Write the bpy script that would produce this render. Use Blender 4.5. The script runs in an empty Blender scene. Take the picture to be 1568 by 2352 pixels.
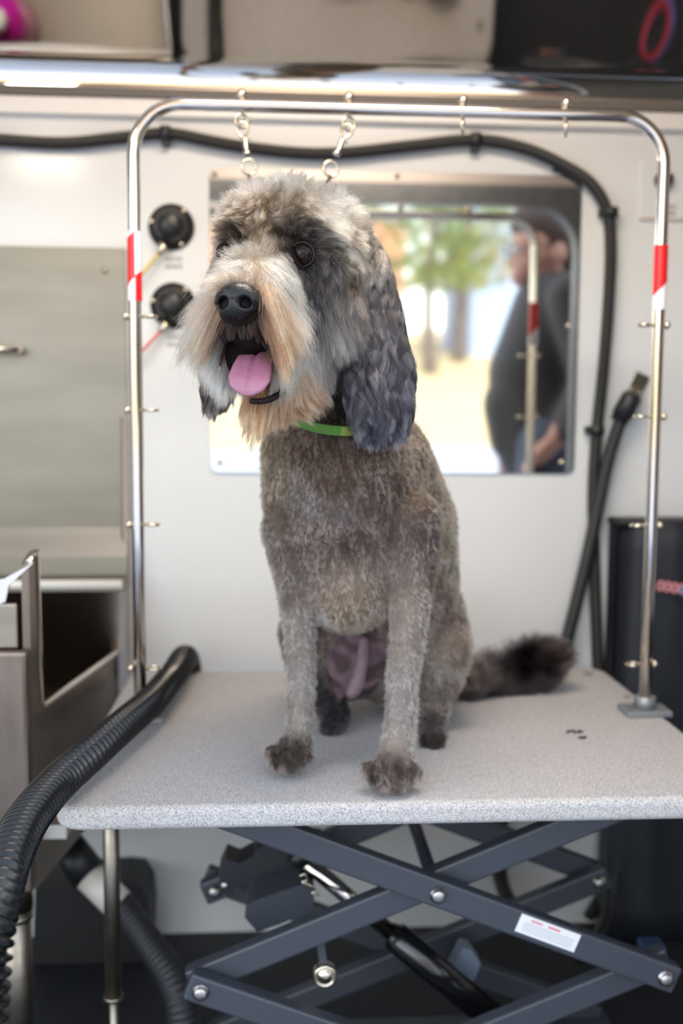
import bpy, bmesh, math, random
import numpy as np
from mathutils import Vector, Matrix, Quaternion
from mathutils.bvhtree import BVHTree
from mathutils.kdtree import KDTree
random.seed(4); rng = np.random.default_rng(11)
SC = bpy.context.scene; COL = SC.collection
PI = math.pi
# ------------------------------------------------------------------ camera
W_, H_, F_ = 1568.0, 2352.0, 2352.0 * 35 / 36
CAM = Vector((0, 0, .44))
def pixdir(px, py): return Vector(((px - W_ / 2) / F_, (H_ / 2 - py) / F_, -1.0))
dy = pixdir(638, 960).normalized()
dz = -(pixdir(625, 25500).normalized()); dz = (dz - dy * dz.dot(dy)).normalized()
dx = dy.cross(dz).normalized()
RCW = Matrix((dx, dy, dz))                    # camera direction -> world
def ray(px, py): return RCW @ pixdir(px, py)
def at(px, py, Y):
    d = ray(px, py); return CAM + d * (Y / d.y)
KY = .979
def ad(px, py, Y): return at(px, py, Y * KY)
def S(Y): return Y / F_                       # metres per pixel at depth Y
cam = bpy.data.cameras.new('camera'); camo = bpy.data.objects.new('camera', cam); COL.objects.link(camo)
camo.matrix_world = Matrix.Translation(CAM) @ RCW.to_4x4()
cam.sensor_fit = 'VERTICAL'; cam.sensor_height = 36; cam.sensor_width = 24; cam.lens = 35
cam.dof.use_dof = True; cam.dof.focus_distance = 1.02; cam.dof.aperture_fstop = 2.5
cam.clip_start = .02; cam.clip_end = 300
SC.camera = camo
YW = 1.80                                     # face of the back wall
# ------------------------------------------------------------------ materials
def lin(c):
    c = np.asarray(c, float) / 255.0
    return np.where(c <= .04045, c / 12.92, ((c + .055) / 1.055) ** 2.4)
def rgba(c): return tuple(float(x) for x in lin(c)) + (1.0,)
MATS = {}
def mat(name, col, rough=.5, metal=0.0, noise=0, nscale=20, bump=0, bscale=200, stretch=None, coat=0, emis=0, trans=0, spec=.5, col2=None):
    if name in MATS: return MATS[name]
    m = bpy.data.materials.new(name); m.use_nodes = True; nt = m.node_tree; b = nt.nodes['Principled BSDF']
    b.inputs['Base Color'].default_value = rgba(col); b.inputs['Roughness'].default_value = rough; b.inputs['Metallic'].default_value = metal
    b.inputs['Specular IOR Level'].default_value = spec
    if coat: b.inputs['Coat Weight'].default_value = coat; b.inputs['Coat Roughness'].default_value = .08
    if emis: b.inputs['Emission Color'].default_value = rgba(col); b.inputs['Emission Strength'].default_value = emis
    if trans: b.inputs['Transmission Weight'].default_value = trans
    tc = nt.nodes.new('ShaderNodeTexCoord'); mp = nt.nodes.new('ShaderNodeMapping'); nt.links.new(tc.outputs['Object'], mp.inputs[0])
    if stretch: mp.inputs['Scale'].default_value = stretch
    if noise or col2:
        n = nt.nodes.new('ShaderNodeTexNoise'); n.inputs['Scale'].default_value = nscale; n.inputs['Detail'].default_value = 4; nt.links.new(mp.outputs[0], n.inputs['Vector'])
        r = nt.nodes.new('ShaderNodeValToRGB'); nt.links.new(n.outputs['Fac'], r.inputs[0])
        a = lin(col); c2 = lin(col2) if col2 else a * (1 - noise)
        r.color_ramp.elements[0].position = .35; r.color_ramp.elements[1].position = .65
        r.color_ramp.elements[0].color = tuple(c2) + (1,); r.color_ramp.elements[1].color = tuple(a) + (1,)
        nt.links.new(r.outputs[0], b.inputs['Base Color'])
    if bump:
        n2 = nt.nodes.new('ShaderNodeTexNoise'); n2.inputs['Scale'].default_value = bscale; nt.links.new(mp.outputs[0], n2.inputs['Vector'])
        bp = nt.nodes.new('ShaderNodeBump'); bp.inputs['Strength'].default_value = bump; bp.inputs['Distance'].default_value = .002
        nt.links.new(n2.outputs['Fac'], bp.inputs['Height']); nt.links.new(bp.outputs[0], b.inputs['Normal'])
    MATS[name] = m; return m
# ------------------------------------------------------------------ objects
def root_loc(p):
    v = Vector((0, 0, 0))
    while p is not None: v += p.location; p = p.parent
    return v
def tag(o, label=None, cat=None, group=None, kind=None):
    if label: o['label'] = label
    if cat: o['category'] = cat
    if group: o['group'] = group
    if kind: o['kind'] = kind
    return o
def thing(name, label, cat, loc, group=None, kind=None):
    o = bpy.data.objects.new(name, None); COL.objects.link(o); o.location = loc; o.empty_display_size = .05
    return tag(o, label, cat, group, kind)
def link_mesh(name, me, m, parent=None):
    if m is not None:
        for x in (m if isinstance(m, (list, tuple)) else [m]): me.materials.append(x)
    if parent is not None: me.transform(Matrix.Translation(-root_loc(parent)))
    o = bpy.data.objects.new(name, me); COL.objects.link(o); o.parent = parent
    return o
class MB:
    def __init__(s): s.bm = bmesh.new()
    def box(s, c, size, rot=None, bev=0, mi=0):
        b = bmesh.new(); bmesh.ops.create_cube(b, size=1)
        bmesh.ops.scale(b, vec=size, verts=b.verts)
        if bev: bmesh.ops.bevel(b, geom=list(b.edges), offset=bev, segments=2, profile=.5, affect='EDGES')
        M = Matrix.Translation(c) @ (rot.to_4x4() if rot is not None else Matrix())
        return s.add(b, M, mi)
    def add(s, b, M=None, mi=0):
        if M is not None: b.transform(M)
        for f in b.faces: f.material_index = mi
        me = bpy.data.meshes.new('tmp'); b.to_mesh(me); b.free(); s.bm.from_mesh(me); bpy.data.meshes.remove(me); return s
    def span(s, lo, hi, bev=0, mi=0):
        lo = Vector(lo); hi = Vector(hi); return s.box((lo + hi) / 2, hi - lo, None, bev, mi)
    def bar(s, a, b, w, h, up=(0, 0, 1), bev=0, mi=0):
        a = Vector(a); b = Vector(b); d = b - a; L = d.length; x = d / L; y = Vector(up).cross(x).normalized(); z = x.cross(y)
        return s.box((a + b) / 2, (L, w, h), Matrix((x, y, z)).transposed(), bev, mi)
    def tube(s, pts, r, n=16, cap=True, mi=0, closed=False):
        P = [Vector(p) for p in pts]; N = len(P); R = r if isinstance(r, (list, tuple, np.ndarray)) else [r] * N
        rings = []; t0 = None; u = None
        for i, p in enumerate(P):
            if closed: t = (P[(i + 1) % N] - P[i - 1]).normalized()
            else: t = (P[min(i + 1, N - 1)] - P[max(i - 1, 0)]).normalized()
            if u is None:
                u = t.orthogonal().normalized()
            else:
                u = (t0.rotation_difference(t) @ u); u = (u - t * u.dot(t)).normalized()
            t0 = t; v = t.cross(u)
            rings.append([s.bm.verts.new(p + (u * math.cos(2 * PI * k / n) + v * math.sin(2 * PI * k / n)) * float(R[i])) for k in range(n)])
        for i in range(N if closed else N - 1):
            A, B = rings[i], rings[(i + 1) % N]
            for k in range(n):
                f = s.bm.faces.new((A[k], A[(k + 1) % n], B[(k + 1) % n], B[k])); f.material_index = mi; f.smooth = True
        if cap and not closed:
            for q in (list(reversed(rings[0])), rings[-1]):
                f = s.bm.faces.new(q); f.material_index = mi
        return s
    def lathe(s, c, axis, prof, n=28, mi=0):
        """prof: (radius, height along axis)"""
        c = Vector(c); ax = Vector(axis).normalized()
        return s.tube([c + ax * h for r, h in prof], [max(r, 1e-5) for r, h in prof], n, True, mi) if False else s._lathe(c, ax, prof, n, mi)
    def _lathe(s, c, ax, prof, n, mi):
        u = ax.orthogonal().normalized(); v = ax.cross(u); rings = []
        for r, h in prof:
            rings.append([s.bm.verts.new(c + ax * h + (u * math.cos(2 * PI * k / n) + v * math.sin(2 * PI * k / n)) * max(r, 1e-5)) for k in range(n)])
        for A, B in zip(rings, rings[1:]):
            for k in range(n):
                f = s.bm.faces.new((A[k], A[(k + 1) % n], B[(k + 1) % n], B[k])); f.material_index = mi; f.smooth = True
        for q in (list(reversed(rings[0])), rings[-1]):
            f = s.bm.faces.new(q); f.material_index = mi
        return s
    def ell(s, c, rad, rot=None, mi=0, n=20):
        b = bmesh.new(); bmesh.ops.create_uvsphere(b, u_segments=n, v_segments=max(8, n * 2 // 3), radius=1)
        if not hasattr(rad, '__len__'): rad = (rad,) * 3
        bmesh.ops.scale(b, vec=rad, verts=b.verts)
        for f in b.faces: f.smooth = True
        return s.add(b, Matrix.Translation(c) @ (rot.to_4x4() if rot is not None else Matrix()), mi)
    def prism(s, pts, vec, mi=0):
        vec = Vector(vec); A = [s.bm.verts.new(Vector(p)) for p in pts]; B = [s.bm.verts.new(Vector(p) + vec) for p in pts]; n = len(A)
        fs = [s.bm.faces.new(A), s.bm.faces.new(list(reversed(B)))]
        for k in range(n): fs.append(s.bm.faces.new((A[k], B[k], B[(k + 1) % n], A[(k + 1) % n])))
        for f in fs: f.material_index = mi
        return s
    def ring(s, c, normal, R, r, n=24, m=10, mi=0, sx=1.0):
        c = Vector(c); a = Vector(normal).normalized(); u = a.orthogonal().normalized(); v = a.cross(u)
        if abs(a.z) < .9: v = Vector((0, 0, 1)); u = v.cross(a).normalized(); v = a.cross(u)
        return s.tube([c + u * math.cos(2 * PI * k / n) * R * sx + v * math.sin(2 * PI * k / n) * R for k in range(n)], r, m, False, mi, True)
    def build(s, name, m, parent=None, smooth=None, bevel=0):
        bmesh.ops.recalc_face_normals(s.bm, faces=s.bm.faces)
        if bevel: bmesh.ops.bevel(s.bm, geom=list(s.bm.edges), offset=bevel, segments=2, profile=.5, affect='EDGES', clamp_overlap=True)
        if smooth:
            for f in s.bm.faces: f.smooth = True
        me = bpy.data.meshes.new(name); s.bm.to_mesh(me); s.bm.free()
        return link_mesh(name, me, m, parent)
def spline(pts, n=12):
    P = [np.array(p, float) for p in pts]; out = []
    P = [2 * P[0] - P[1]] + P + [2 * P[-1] - P[-2]]
    for i in range(1, len(P) - 2):
        for k in range(n):
            t = k / n; a, b, c, d = P[i - 1:i + 3]
            out.append(.5 * (2 * b + (c - a) * t + (2 * a - 5 * b + 4 * c - d) * t * t + (3 * b - a - 3 * c + d) * t ** 3))
    out.append(P[-2]); return out
def resample(pts, step):
    P = np.array(pts, float); L = np.concatenate([[0], np.cumsum(np.linalg.norm(np.diff(P, axis=0), axis=1))])
    q = np.arange(0, L[-1], step); return [np.array([np.interp(x, L, P[:, k]) for k in range(3)]) for x in q]
def corrugated(pts, r, pitch, depth, n=18, sub=4):
    P = resample(spline(pts, 14), pitch / sub); prof = [1, 1, 1 - depth, 1 - depth]
    return [Vector(p) for p in P], [r * prof[i % 4] for i in range(len(P))]
def text_mesh(txt, size, M, m, name, parent, extrude=.0004, bold=0):
    cu = bpy.data.curves.new('t', 'FONT'); cu.body = txt; cu.size = size; cu.align_x = 'CENTER'; cu.align_y = 'CENTER'; cu.extrude = extrude; cu.offset = bold
    to = bpy.data.objects.new('t', cu); COL.objects.link(to); bpy.context.view_layer.update()
    me = bpy.data.meshes.new_from_object(to.evaluated_get(bpy.context.evaluated_depsgraph_get()))
    bpy.data.objects.remove(to); me.transform(M); return link_mesh(name, me, m, parent)
# ------------------------------------------------------------------ shared materials
white_wall = mat('white_panel', (220, 219, 217), .17, spec=.45, bump=.02, bscale=6)
white_trim = mat('white_trim', (236, 230, 222), .35)
steel = mat('brushed_steel', (150, 140, 128), .38, 1, noise=.18, nscale=9, stretch=(1, 1, 6))
steel_dark = mat('tub_steel', (128, 115, 104), .36, 1, noise=.25, nscale=7, stretch=(3, 1, 1))
chrome = mat('chrome_tube', (214, 206, 198), .13, 1)
nickel = mat('nickel', (210, 198, 178), .2, 1)
black_rub = mat('black_rubber', (22, 22, 24), .38)
black_plastic = mat('black_plastic', (26, 27, 30), .45)
black_gloss = mat('black_gloss', (14, 14, 16), .22, coat=.3)
slate = mat('slate_powder_coat', (62, 65, 73), .42, .15, bump=.05, bscale=500)
floor_m = mat('floor_rubber', (30, 31, 35), .6, noise=.3, nscale=60)
# ------------------------------------------------------------------ room shell
XL_, XR_, ZF, ZG = -1.35, 1.55, -.523, -.68
s = MB().span((XL_, YW, ZF - .1), (XR_, YW + .04, 1.055)).build('wall_back', white_wall); tag(s, kind='structure')
s = MB().span((XL_, 1.02, ZF - .06), (XR_, YW + .04, ZF)).build('floor', floor_m); tag(s, kind='structure')
zt0, zt1 = at(150, 268, YW).z, at(150, 222, YW).z
tb = MB().span((XL_, YW - .016, zt0), (XR_, YW, zt1 - .004), .003); s = tb.build('trim_1', white_trim); tag(s, kind='structure')
s = MB().span((XL_, YW - .02, zt1 - .004), (XR_, YW, zt1 + .012), .002).build('trim_2', mat('grey_seal', (96, 90, 84), .6)); tag(s, kind='structure')
# polished steel cove ceiling: vertical foot rolling into a long slope
def pyof(y, z):                               # image row of a point on the plane x = .2
    v = RCW.transposed() @ (Vector((.2, y, z)) - CAM); return H_ / 2 - F_ * v.y / -v.z
prof = []; y, z = YW - .004, zt1 + .008; step = .004
for i in range(150):
    prof.append((y, z)); py = pyof(y, z)
    inc = math.atan2(z - .44, y)
    o2 = math.atan2(-z, 1.716 - y) % (2 * PI); row = max(0, (222 - py) / (222 - 146)); out_a = (1 - row) * math.radians(168) + row * o2
    if py <= 146 or row >= 1:
        yt = 1.716 - (146 - py) / 1500 if py > -60 else 1.716 - 206 / 1500 + (py + 60) / 700
        out_a = math.atan2(-z, yt - y) % (2 * PI)
    aend = (inc + out_a) / 2 - (PI if (inc + out_a) / 2 > PI else 0)
    aend = PI - aend                           # slope measured from the horizontal, leaning to the camera
    y -= math.cos(aend) * step; z += math.sin(aend) * step
    if y < 1.40: break
yc, zc = prof[-1]
m_ceil = mat('mirror_steel', (238, 230, 220), .03, 1)
nt = m_ceil.node_tree; nn = nt.nodes.new('ShaderNodeTexNoise'); nn.inputs['Scale'].default_value = 3.2; nn.inputs['Detail'].default_value = 1
tcn = nt.nodes.new('ShaderNodeTexCoord'); nt.links.new(tcn.outputs['Object'], nn.inputs['Vector'])
bp = nt.nodes.new('ShaderNodeBump'); bp.inputs['Strength'].default_value = .12; bp.inputs['Distance'].default_value = .02
nt.links.new(nn.outputs['Fac'], bp.inputs['Height']); nt.links.new(bp.outputs[0], nt.nodes['Principled BSDF'].inputs['Normal'])
mb = MB(); nx = 24; grid = []
for (yy, zz) in prof: grid.append([mb.bm.verts.new((XL_ + (XR_ - XL_) * i / nx, yy, zz)) for i in range(nx + 1)])
for A, B in zip(grid, grid[1:]):
    for i in range(nx):
        f = mb.bm.faces.new((A[i], A[i + 1], B[i + 1], B[i])); f.smooth = True
g2 = bmesh.ops.extrude_face_region(mb.bm, geom=list(mb.bm.faces))
for v in g2['geom']:
    if isinstance(v, bmesh.types.BMVert): v.co += Vector((0, .012, .012))
s = mb.build('ceiling', m_ceil); tag(s, kind='structure')
zc2 = zc + .006
s = MB().span((XL_, .86, zc2), (XR_, yc + .02, zc2 + .03)).build('ceiling_panel', mat('ceiling_white', (228, 220, 212), .4)); tag(s, kind='structure')
s = MB().span((XL_, .86, zc2 + .03), (XR_, YW + .06, zc2 + .05)).build('roof', mat('roof_paint', (225, 228, 232), .4)); tag(s, kind='structure')
s = MB().span((XL_, YW + .04, 1.0), (XR_, YW + .06, zc2 + .04)).build('wall_back_outer', white_trim); tag(s, kind='structure')
# side walls and the header over the open side, with its rounded corner
s = MB().span((XL_ - .03, .86, ZF), (XL_, YW + .04, zc2 + .03)).build('wall_left', white_wall); tag(s, kind='structure')
s = MB().span((XR_, .86, ZF), (XR_ + .03, YW + .04, zc2 + .03)).build('wall_right', white_wall); tag(s, kind='structure')
xo, zo, rr = at(1312, 640, 2.74).x, at(1150, 478, 2.74).z, .12; zo2 = at(1150, 432, 2.74).z
poly = [(XL_, zo), (xo - rr, zo)] + [(xo - rr + rr * math.sin(t), zo - rr + rr * math.cos(t)) for t in np.linspace(.15, PI / 2, 8)] + [(xo, ZF), (XR_, ZF), (XR_, zo2), (XL_, zo2)]
s = MB().prism([(x, .855, z) for x, z in poly], (0, .035, 0)).build('wall_front', mat('header_grey', (128, 130, 132), .45, .3, noise=.2, nscale=30)); tag(s, kind='structure')
s = MB().span((XL_, .845, zo2), (XR_, .88, zc2 + .02)).build('wall_front_upper', mat('header_white', (226, 214, 208), .4)); tag(s, kind='structure')
s = MB().span((XL_, .95, ZF - .14), (XR_, 1.03, ZF + .004), .006).build('trim_3', mat('door_sill', (70, 72, 76), .5, .4)); tag(s, kind='structure')
# ------------------------------------------------------------------ wall mirror
mc = [(478, 385), (1345, 408), (1305, 1086), (488, 1086)]
p = [at(a_, b_, YW) for a_, b_ in mc]
x0, x1 = (p[0].x + p[3].x) / 2, (p[1].x + p[2].x) / 2; z1, z0 = (p[0].z + p[1].z) / 2, (p[2].z + p[3].z) / 2
wm = thing('wall_mirror', 'wide frameless mirror screwed to the white back wall behind the dog', 'mirror', ((x0 + x1) / 2, YW, z0))
def rrect(x0, x1, z0, z1, r, y):
    out = []
    for cx, cz, a0 in ((x1 - r, z1 - r, 0), (x0 + r, z1 - r, PI / 2), (x0 + r, z0 + r, PI), (x1 - r, z0 + r, 1.5 * PI)):
        out += [(cx + r * math.cos(a0 + t), y, cz + r * math.sin(a0 + t)) for t in np.linspace(0, PI / 2, 5)]
    return out
MB().prism(rrect(x0, x1, z0, z1, .012, YW - .005), (0, .0045, 0)).build('mirror_glass', mat('mirror_silver', (226, 226, 224), .035, 1), wm)
for (a_, b_) in ((492, 400), (912, 405), (1306, 748), (1290, 1062), (505, 1062), (1325, 405)):
    q = at(a_, b_, YW - .005); MB().lathe(q, (0, -1, 0), [(.005, 0), (.005, .002), (.003, .004), (.0005, .005)], 14).build('screw', nickel, wm)
# ------------------------------------------------------------------ black conduit running round the wall
yh = YW - .016
pts = [at(a_, b_, yh) for a_, b_ in ((-260, 300), (0, 322), (150, 329), (265, 318), (380, 307), (470, 322), (560, 338), (690, 352), (800, 351), (950, 335), (1090, 322), (1200, 340), (1290, 378), (1355, 420), (1392, 480), (1402, 560), (1397, 700), (1385, 850), (1371, 985), (1362, 1120), (1364, 1260), (1368, 1400), (1374, 1540), (1385, 1700), (1400, 1900), (1390, 2030), (1350, 2110))]
P, R = corrugated(pts, .0112, .0046, .16)
tag(MB().tube(P, R, 16).build('corrugated_conduit', mat('conduit_black', (34, 32, 30), .5)), 'long black corrugated conduit running along the white wall and down beside the mirror', 'conduit')
for (a_, b_, ang, lab) in ((380, 307, 0, 'small black conduit clip on the wall above the two round black valve covers'), (1092, 322, 0, 'black conduit clip above the top edge of the mirror under the rail'),
                           (1402, 488, 90, 'black conduit clip where the conduit turns down beside the mirror'), (1370, 988, 90, 'black conduit clip beside the lower right corner of the mirror')):
    c = at(a_, b_, yh - .002); rot = Matrix.Rotation(math.radians(ang), 3, 'Y')
    cl = thing('conduit_clip', lab, 'clip', (c.x, YW, c.z), 'conduit clips on the back wall')
    MB().tube([c + rot @ Vector((-.008, 0, 0)), c + rot @ Vector((.008, 0, 0))], .0138, 18).build('clamp_band', black_plastic, cl)
    MB().box(c + rot @ Vector((0, .006, -.014)), (.014, .016, .012), rot, .002).build('mounting_tab', black_plastic, cl)
# cable with ends tucked behind the mirror corner
q = [at(a_, b_, YW - .012) for a_, b_ in ((1268, 388), (1300, 398), (1330, 408), (1346, 420))]
tag(MB().tube([Vector(v) for v in spline(q, 6)], [.002, *([.004] * 17), .003], 10).build('cable_tie', black_plastic), 'black cable tie end under the conduit at the top right corner of the mirror', 'cable tie')
# ------------------------------------------------------------------ vacuum hose on a bracket, right of the mirror
yv = YW - .03
pts = [at(a_, b_, yv) for a_, b_ in ((1440, 925), (1418, 985), (1393, 1070), (1372, 1170), (1348, 1280), (1322, 1390), (1300, 1480), (1290, 1560), (1300, 1700), (1330, 1850))]
hh = thing('vacuum_hose', 'slim black ribbed vacuum hose hanging from a wall clip right of the mirror', 'hose', at(1330, 1850, yv))
P, R = corrugated(pts, .0125, .005, .13); MB().tube(P, R, 16).build('ribbed_hose', mat('hose_dark', (38, 38, 42), .5), hh)
a_, b_ = at(1420, 968, yv), at(1455, 905, yv)
MB().tube([a_, a_.lerp(b_, .2), a_.lerp(b_, .21), a_.lerp(b_, .9), b_], [.016, .016, .0185, .0185, .014], 20).build('connector', black_plastic, hh)
bk = thing('hose_bracket', 'bent bare metal bracket on the wall holding the vacuum hose connector', 'bracket', at(1466, 880, YW))
c = at(1466, 880, YW - .004); MB().box(c, (.03, .004, .036), Matrix.Rotation(math.radians(25), 3, 'Y'), .001).build('plate', nickel, bk)
MB().bar(c + Vector((-.004, 0, -.006)), c + Vector((-.012, -.03, -.022)), .016, .003, (0, 0, 1)).build('tongue', nickel, bk)
def caption(c, w, h, parent, m):              # a line of print too blurred to read: uneven strokes
    rr_ = random.Random(int(abs(c.x * 1e4) + abs(c.z * 1e4))); M_ = MB(); u = -w / 2
    while u < w / 2:
        sw = rr_.uniform(.0012, .0026); hh_ = h * rr_.uniform(.75, 1); M_.box(c + Vector((u + sw / 2, 0, 0)), (sw, .0004, hh_)); u += sw + rr_.uniform(.0008, .0018)
    return M_.build('caption', m, parent)
# ------------------------------------------------------------------ two domed valve covers with levers
for (cx, cy, lx, ly, lc, lab, ltxt) in ((394, 522, 322, 640, (226, 190, 30), 'upper round black domed valve cover with a yellow lever on the white wall', ('yellow', '')),
                                        (398, 702, 322, 812, (214, 50, 44), 'lower round black domed valve cover with a red lever on the white wall', ('red', ''))):
    c = at(cx, cy, YW); R0 = 51 * S(YW)
    v = thing('valve_cover', lab, 'valve', c, 'valve covers on the back wall')
    MB().lathe(c, (0, -1, 0), [(R0, 0), (R0, .004), (R0 * .93, .008), (R0 * .74, .01), (R0 * .72, .014), (R0 * .66, .026), (R0 * .5, .036), (R0 * .25, .041), (.0005, .042)], 36).build('dome', mat('valve_black', (30, 29, 28), .38), v)
    for ang in (100 + 68, 50, -60):
        t = math.radians(ang); q = c + Vector((math.cos(t) * R0 * .86, -.009, math.sin(t) * R0 * .86))
        MB().ell(q, (.0042, .003, .0042), None, 0, 12).build('screw', nickel, v)
    q0 = at(cx - 22, cy + 52, YW - .02); q1 = at(lx - 20, ly + 20, YW - .03)
    MB().tube([c + Vector((-.012, -.02, -.03)), q0, q0.lerp(q1, .12)], [.008, .007, .005], 12).build('stem', nickel, v)
    MB().bar(q0.lerp(q1, .04), q1, .004, .009, (0, 1, 0), .0015).build('lever', mat('lever_' + ltxt[0].lower(), lc, .4), v)
    ct = at(cx + 4, cy + 78, YW - .0006)
    lab_m = mat('label_grey', (150, 146, 140), .6)
    for k, t_ in enumerate(ltxt):
        caption(ct - Vector((0, 0, .013 * k - .004)), .028, .009, v, lab_m)
# ------------------------------------------------------------------ white control plate, right edge
c0, c1 = at(1470, 370, YW), at(1600, 505, YW)
cp = thing('switch_plate', 'square white control plate with a round black knob on the wall at the far right', 'control panel', ((c0.x + c1.x) / 2, YW, c1.z))
MB().span((c0.x, YW - .004, c1.z), (c1.x, YW, c0.z), .0015).build('plate', white_wall, cp)
c = at(1523, 415, YW - .004); MB().lathe(c, (0, -1, 0), [(.017, 0), (.017, .003), (.014, .005), (.013, .016), (.01, .018), (.0005, .0185)], 24).build('knob', black_plastic, cp)
ct = at(1541, 482, YW - .0046)
for k, t_ in enumerate(('', '')):
    caption(ct - Vector((0, 0, .012 * k - .006)), .018, .008, cp, lab_m)
MB().span((c0.x, YW - .006, c1.z - .002), (c1.x, YW - .004, c1.z + .002)).build('lower_lip', mat('lip_beige', (206, 194, 180), .5), cp)
# ------------------------------------------------------------------ black bin bag holder at the right
ba = at(1407, 1196, 1.755)
bag = thing('laundry_bin', 'big black soft sided bin with red lettering behind the right post of the arm', 'bin', (ba.x + .2, 1.75, ZF))
mb = MB(); nz = 14; nxx = 16
zt = ba.z; xa, xb = ba.x, ba.x + .5
def bagpt(u, v):     # u round the outline, v height
    per = [(xa, 1.722), (xb, 1.715), (xb, 1.775), (xa, 1.775)]
    k = int(u * 4) % 4; t = u * 4 - int(u * 4); A, B = per[k], per[(k + 1) % 4]
    x, yy = A[0] + (B[0] - A[0]) * t, A[1] + (B[1] - A[1]) * t
    w = .008 * math.sin(31 * x + 2) * (.3 + v) + .006 * math.sin(70 * x + 5 * v)
    return Vector((x, yy + (w if k == 0 else 0), ZF + .005 + (zt - ZF) * v))
N = 64; rings = []
for j in range(nz + 1): rings.append([mb.bm.verts.new(bagpt(i / N, j / nz)) for i in range(N)])
for A, B in zip(rings, rings[1:]):
    for i in range(N):
        f = mb.bm.faces.new((A[i], A[(i + 1) % N], B[(i + 1) % N], B[i])); f.smooth = True
mb.bm.faces.new(list(reversed(rings[0]))); mb.bm.faces.new([v for v in rings[-1]])
mb.build('bin_body', mat('bin_fabric', (28, 31, 38), .5, bump=.1, bscale=40), bag)
mb = MB(); tp = [Vector((xa, 1.722, zt)), Vector((xb, 1.715, zt)), Vector((xb, 1.77, zt)), Vector((xa, 1.77, zt))]
mb.tube([tp[0], tp[1]], .006, 10); mb.tube([tp[1], tp[2]], .006, 10); mb.tube([tp[2], tp[3]], .006, 10); mb.tube([tp[3], tp[0]], .006, 10)
mb.build('rim', black_plastic, bag)
q = at(1540, 1350, 1.702); M0 = Matrix.Translation(q) @ Matrix.Rotation(PI / 2, 4, 'X') @ Matrix.Rotation(math.radians(-9), 4, 'Z')
text_mesh('0000', .026, M0, mat('letter_red', (196, 60, 66), .5), 'lettering', bag, .0004, .0012)
text_mesh('0000', .026, Matrix.Translation((0, -.0012, 0)) @ M0, mat('letter_pink', (216, 190, 196), .5), 'lettering', bag, .0004, -.0003)
q = at(1580, 1358, 1.701); MB().lathe(q, (0, -1, 0), [(.013, 0), (.013, .001), (.009, .0012)], 24).build('emblem', mat('emblem_blue', (70, 130, 190), .5), bag)
# ------------------------------------------------------------------ bathing tub at the left
def tx(Yv): return -.533 + .149 * Yv
tub = thing('bathing_tub', 'stainless steel dog bathing tub with a walk-in notch at the left of the table', 'tub', (-.6, 1.6, ZF))
zn = .036; YF = 1.344
side = [(YF, -.21), (YF, .243), (YF + .03, .258), (YF + .033, zn + .008), (YF + .048, zn), (1.775, zn - .004), (1.782, .44), (1.796, .44), (1.796, -.21)]
mb = MB(); mb.prism([(tx(a_), a_, b_) for a_, b_ in side], (-.010, 0, 0)); mb.build('side_panel', steel_dark, tub)
mb = MB(); rim = [Vector((tx(a_) - .002, a_, b_)) for a_, b_ in side[1:7]]; mb.tube(rim, .0052, 10); mb.build('notch_rim', mat('rim_steel', (214, 206, 196), .22, 1), tub)
xf = tx(YF)
MB().span((-.95, YF - .018, -.21), (xf - .001, YF, .128), .006).build('front_panel', steel_dark, tub)
MB().span((-.95, YF - .003, .128), (xf - .016, YF + .005, .19), .003).build('front_rail', steel, tub)
mb = MB(); hx = at(0, 1340, YF - .008).x
mb.prism([at(78, 1292, YF - .003), at(8, 1330, YF - .003), at(-30, 1335, YF - .003), at(-30, 1400, YF - .003), at(12, 1382, YF - .003), at(20, 1345, YF - .003)], (0, .006, 0)); mb.build('door_latch', chrome, tub)
zs = at(150, 1236, 1.79).z; zl = at(150, 1345, 1.715).z; zs1 = at(150, 570, YW).z; xs = at(292, 900, YW - .008).x
pl = [(1.788, zs1), (1.788, zs + .02), (1.778, zs), (1.762, zs - .03), (1.760, zl + .012), (1.720, zl + .006), (1.717, zl - .01), (1.796, zl - .01), (1.796, zs1)]
MB().prism([(xs, a_, b_) for a_, b_ in pl], (-.67, 0, 0)).build('splashback', mat('splash_steel', (138, 133, 124), .46, 1, noise=.12, nscale=5, stretch=(1, 1, 5)), tub)
pl = [(1.720, zl - .012), (1.720, -.12), (1.725, -.13), (1.796, -.13), (1.796, zl - .012)]
MB().prism([(xs, a_, b_) for a_, b_ in pl], (-.67, 0, 0)).build('basin', mat('basin_steel', (140, 132, 122), .16, 1), tub)
MB().span((-.93, 1.37, -.15), (xs - .03, 1.72, -.13)).build('basin_floor', mat('lit_floor_steel', (196, 190, 178), .4, 1, noise=.1, nscale=6), tub)  # same steel as the basin, lamp light from above put into a paler colour
MB().tube([Vector((xs - .002, 1.720, zl)), Vector((-.95, 1.720, zl))], .009, 12).build('rear_ledge', mat('ledge_white', (232, 228, 220), .3), tub)
c = at(240, 622, 1.788); MB().lathe(c, (0, -1, 0), [(.005, 0), (.005, .002), (.0005, .004)], 12).build('screw', nickel, tub)
MB().span((-.95, 1.33, -.21), (-.93, 1.79, .20)).build('far_end_panel', steel_dark, tub)
c = at(38, 2200, 1.37)
for nm_, zz0, zz1, r_ in (('leg', ZF, -.21, .0215), ('leg_band', -.265, -.255, .0235)):
    MB().tube([Vector((c.x, c.y, zz0)), Vector((c.x, c.y, zz1))], r_, 28).build(nm_, steel, tub)
MB().tube([Vector((c.x, c.y, -.25)), Vector((c.x, c.y, -.195))], .0245, 28).build('leg_socket', steel_dark, tub)
tbar = thing('towel_bar', 'short steel bar mounted on the tub splashback at the left edge', 'towel bar', at(0, 803, 1.788))
e0, e1 = at(-150, 802, 1.765), at(48, 803, 1.765)
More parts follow.
